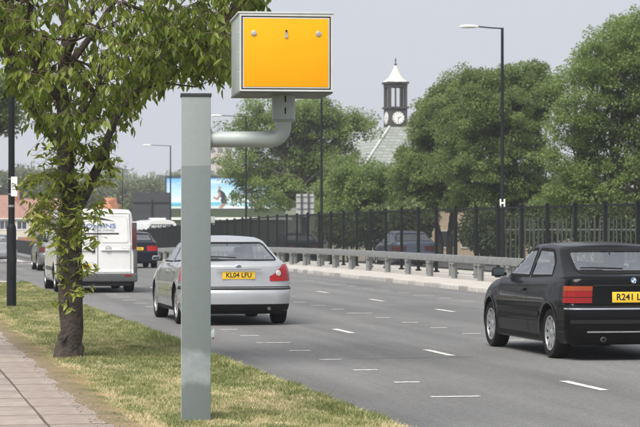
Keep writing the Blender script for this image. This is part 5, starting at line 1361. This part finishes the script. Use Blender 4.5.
px_tree('roadside_tree', -30, 110, [(-25, 100, 38, 34, 2.2, 0), (-5, 90, 22, 20, 1.5, 0), (-60, 120, 40, 50, 2.2, 0), (4, 108, 15, 20, 1.2, 0), (-4, 120, 16, 16, 1.2, 0)],
        'dark tree at the left edge behind the black lamp post', m_fol_b, nclump=260, per=110, leaf=.18, clump_r=.5, trunk_r=.16, seed=17, tint0=.4)
# understorey shrubs between the trunks
for i, (px, py, rx, rz, Y, lab) in enumerate([(500, 232, 34, 24, 96, 'dark shrub behind the railings under the street lamp trees'), (625, 228, 50, 28, 82, 'dark shrub mass behind the railings at the right edge'), (350, 228, 30, 16, 112, 'shrub behind the railings left of the blue grey parked car'),
                                      (378, 224, 22, 16, 104, 'small green shrub behind the railings right of the road sign'), (480, 226, 16, 20, 100, 'shrub between the trunks of the dense middle trees'), (410, 222, 22, 16, 98, 'shrub right above the blue grey parked car'), (545, 224, 34, 22, 104, 'shrub above the palisade fence'), (590, 222, 32, 20, 100, 'shrub tangle between palisade fence and right tree')]):
    b = GP(px, Y); s = Y / F
    me, cl = crown_mesh('foliage', [((0, 0, 1.6 + (225 - py) * s - b.z), (rx * s, 1.2, rz * s))], 110, 100, .16, m_fol_c, .4, .8, .2, .35 + .1 * (i % 3), 0, 40 + i)
    t = empty('shrub', b, 0, lab, 'shrub', 'shrubs behind the railings'); meshobj('foliage', me, t)
    st = MB()
    for k in range(6): st.tube([(random.uniform(-.2, .2), 0, -.1), (random.uniform(-.5, .5) * rx * s, random.uniform(-.4, .4), 1.2), (random.uniform(-.8, .8) * rx * s, random.uniform(-.6, .6), 1.9)], [.04, .025, .01], 6)
    st.build('stems', m_bark2, t)

# hedge and trees beyond the side road, added out of frame for car reflections
for i, (u, v, h) in enumerate([(84, -6, 8.5), (100, -8, 9.5), (118, -6.5, 8), (140, -8, 10), (165, -7, 9)]):
    b = R(u, v, gz(u)); bg_tree('added_verge_tree', b, h, [((0, 0, h * .62), (3.2, 3.2, h * .36)), ((1, .6, h * .5), (2.6, 2.6, h * .28))],
        'broad unseen added verge tree %s' % ('nearest the side road on the left verge', 'second along from the side road', 'halfway along the added hedge', 'last but one along the added hedge', 'at the far end of the added hedge')[i], m_fol_b, nclump=110, per=60, leaf=.3, clump_r=.7, trunk_r=.2, seed=80 + i, limbs=8, group='added trees along the left verge beyond the side road')
me, cl = crown_mesh('foliage', [((0, k * 3.4, 1.1), (1.0, 2.2, 1.3)) for k in range(32)], 900, 60, .16, m_fol_c, .5, .8, .3, .4, 0, 77)
hg = empty('added_hedge', R(82, -11, gz(110)), TH, 'long clipped hedge added for reflections behind the left verge beyond the side road', 'hedge'); meshobj('foliage', me, hg)
MB().box((0, 53, .5), (.5, 106, 1.1)).build('stems', m_bark2, hg)
# mid distance trees round the houses and in front of the hill
m_fol_far = leafmat('foliage_far', (.07, .095, .04), (.24, .27, .12), trans=.3)
for i, (px, py, rx, rz, Y, lab) in enumerate([
        (128, 196, 17, 15, 380, 'rounded pale green tree behind the white van roof'), (150, 190, 15, 12, 400, 'rounded tree left of the billboard above the hoarding'), (112, 188, 13, 11, 420, 'small round tree beside the orange roofed house'),
        (92, 186, 14, 10, 430, 'small tree on the hill above the orange roof'), (185, 186, 17, 14, 390, 'rounded tree behind the billboard and camera post'), (60, 184, 16, 12, 400, 'tree above the terrace roofs behind the trunk'),
        (24, 180, 18, 13, 410, 'tree above the terrace to the right of the black lamp post'), (-6, 182, 16, 13, 410, 'tree above the terrace at the left edge'), (215, 190, 20, 14, 400, 'tree behind the running figure on the billboard'), (255, 186, 24, 18, 390, 'tree behind the right end of the billboard'), (138, 208, 10, 9, 300, 'dark small tree above the coach roofs')]):
    px_tree('hillside_tree', px, Y, [(px, py, rx, rz, rx * Y / F, 0), (px + rx * .5, py + rz * .3, rx * .6, rz * .7, rx * Y / F * .6, -1), (px - rx * .5, py + rz * .4, rx * .6, rz * .7, rx * Y / F * .6, -1), (px, py + rz * 1.2, rx * .8, rz, rx * Y / F * .6, 0)],
            lab, m_fol_far, nclump=170, per=40, leaf=.5, clump_r=1.1, trunk_r=.3, seed=60 + i, tint0=.35 + .06 * (i % 5), group='trees in front of the wooded hill', limbs=8)
# wooded hill
hv = []; hf = []; nx, ny = 90, 12
def hill_h(x, y):
    t = (y - 520) / 380; e = max(0, math.sin(min(1, max(0, t)) * PI / 2))
    return -2.5 + e * (19 + 3.5 * math.sin(x * .021 + .6) + 2.0 * math.sin(x * .06 + 1))
for j in range(ny):
    for i in range(nx):
        x = -420 + 800 * i / (nx - 1); y = 500 + 460 * j / (ny - 1); hv.append((x, y, hill_h(x, y)))
for j in range(ny - 1):
    for i in range(nx - 1): hf.append((j * nx + i, j * nx + i + 1, (j + 1) * nx + i + 1, (j + 1) * nx + i))
ho = MB().add(hv, hf).build('hill', m_ground, smooth=True); ho['kind'] = 'structure'
blobs = []
for k in range(420):
    x = random.uniform(-330, 300); y = random.uniform(540, 900) if k % 2 else random.uniform(820, 900); r_ = random.uniform(4, 7.5)
    blobs.append(((x, y, hill_h(x, y) + r_ * .5), (r_, r_, r_ * random.uniform(.6, .9))))
me, cl = crown_mesh('wood', blobs, 5200, 26, 1.5, m_fol_far, 2.2, .8, .6, .35, 0, 99)
wo_ = meshobj('wooded_ridge', me); tag(wo_, 'hazy wooded ridge of mixed trees along the skyline', 'woodland', kind='stuff')

# ================================================================== HAZE
hb_ = MB().box((-60, 480, 18), (2000, 1400, 45)).build('haze'); hb_['kind'] = 'stuff'; tag(hb_, 'thin pale haze over the whole street', 'haze')
hm = D.materials.new('haze_air'); hm.use_nodes = True; hm.node_tree.nodes.clear()
pv_ = hm.node_tree.nodes.new('ShaderNodeVolumePrincipled'); pv_.inputs['Density'].default_value = .00042; pv_.inputs['Color'].default_value = (.93, .95, 1, 1); pv_.inputs['Anisotropy'].default_value = .2
ho_ = hm.node_tree.nodes.new('ShaderNodeOutputMaterial'); hm.node_tree.links.new(pv_.outputs[0], ho_.inputs['Volume']); hb_.data.materials.append(hm)
print('TRIS', sum(len(o.data.polygons) for o in SC.objects if o.type == 'MESH'))
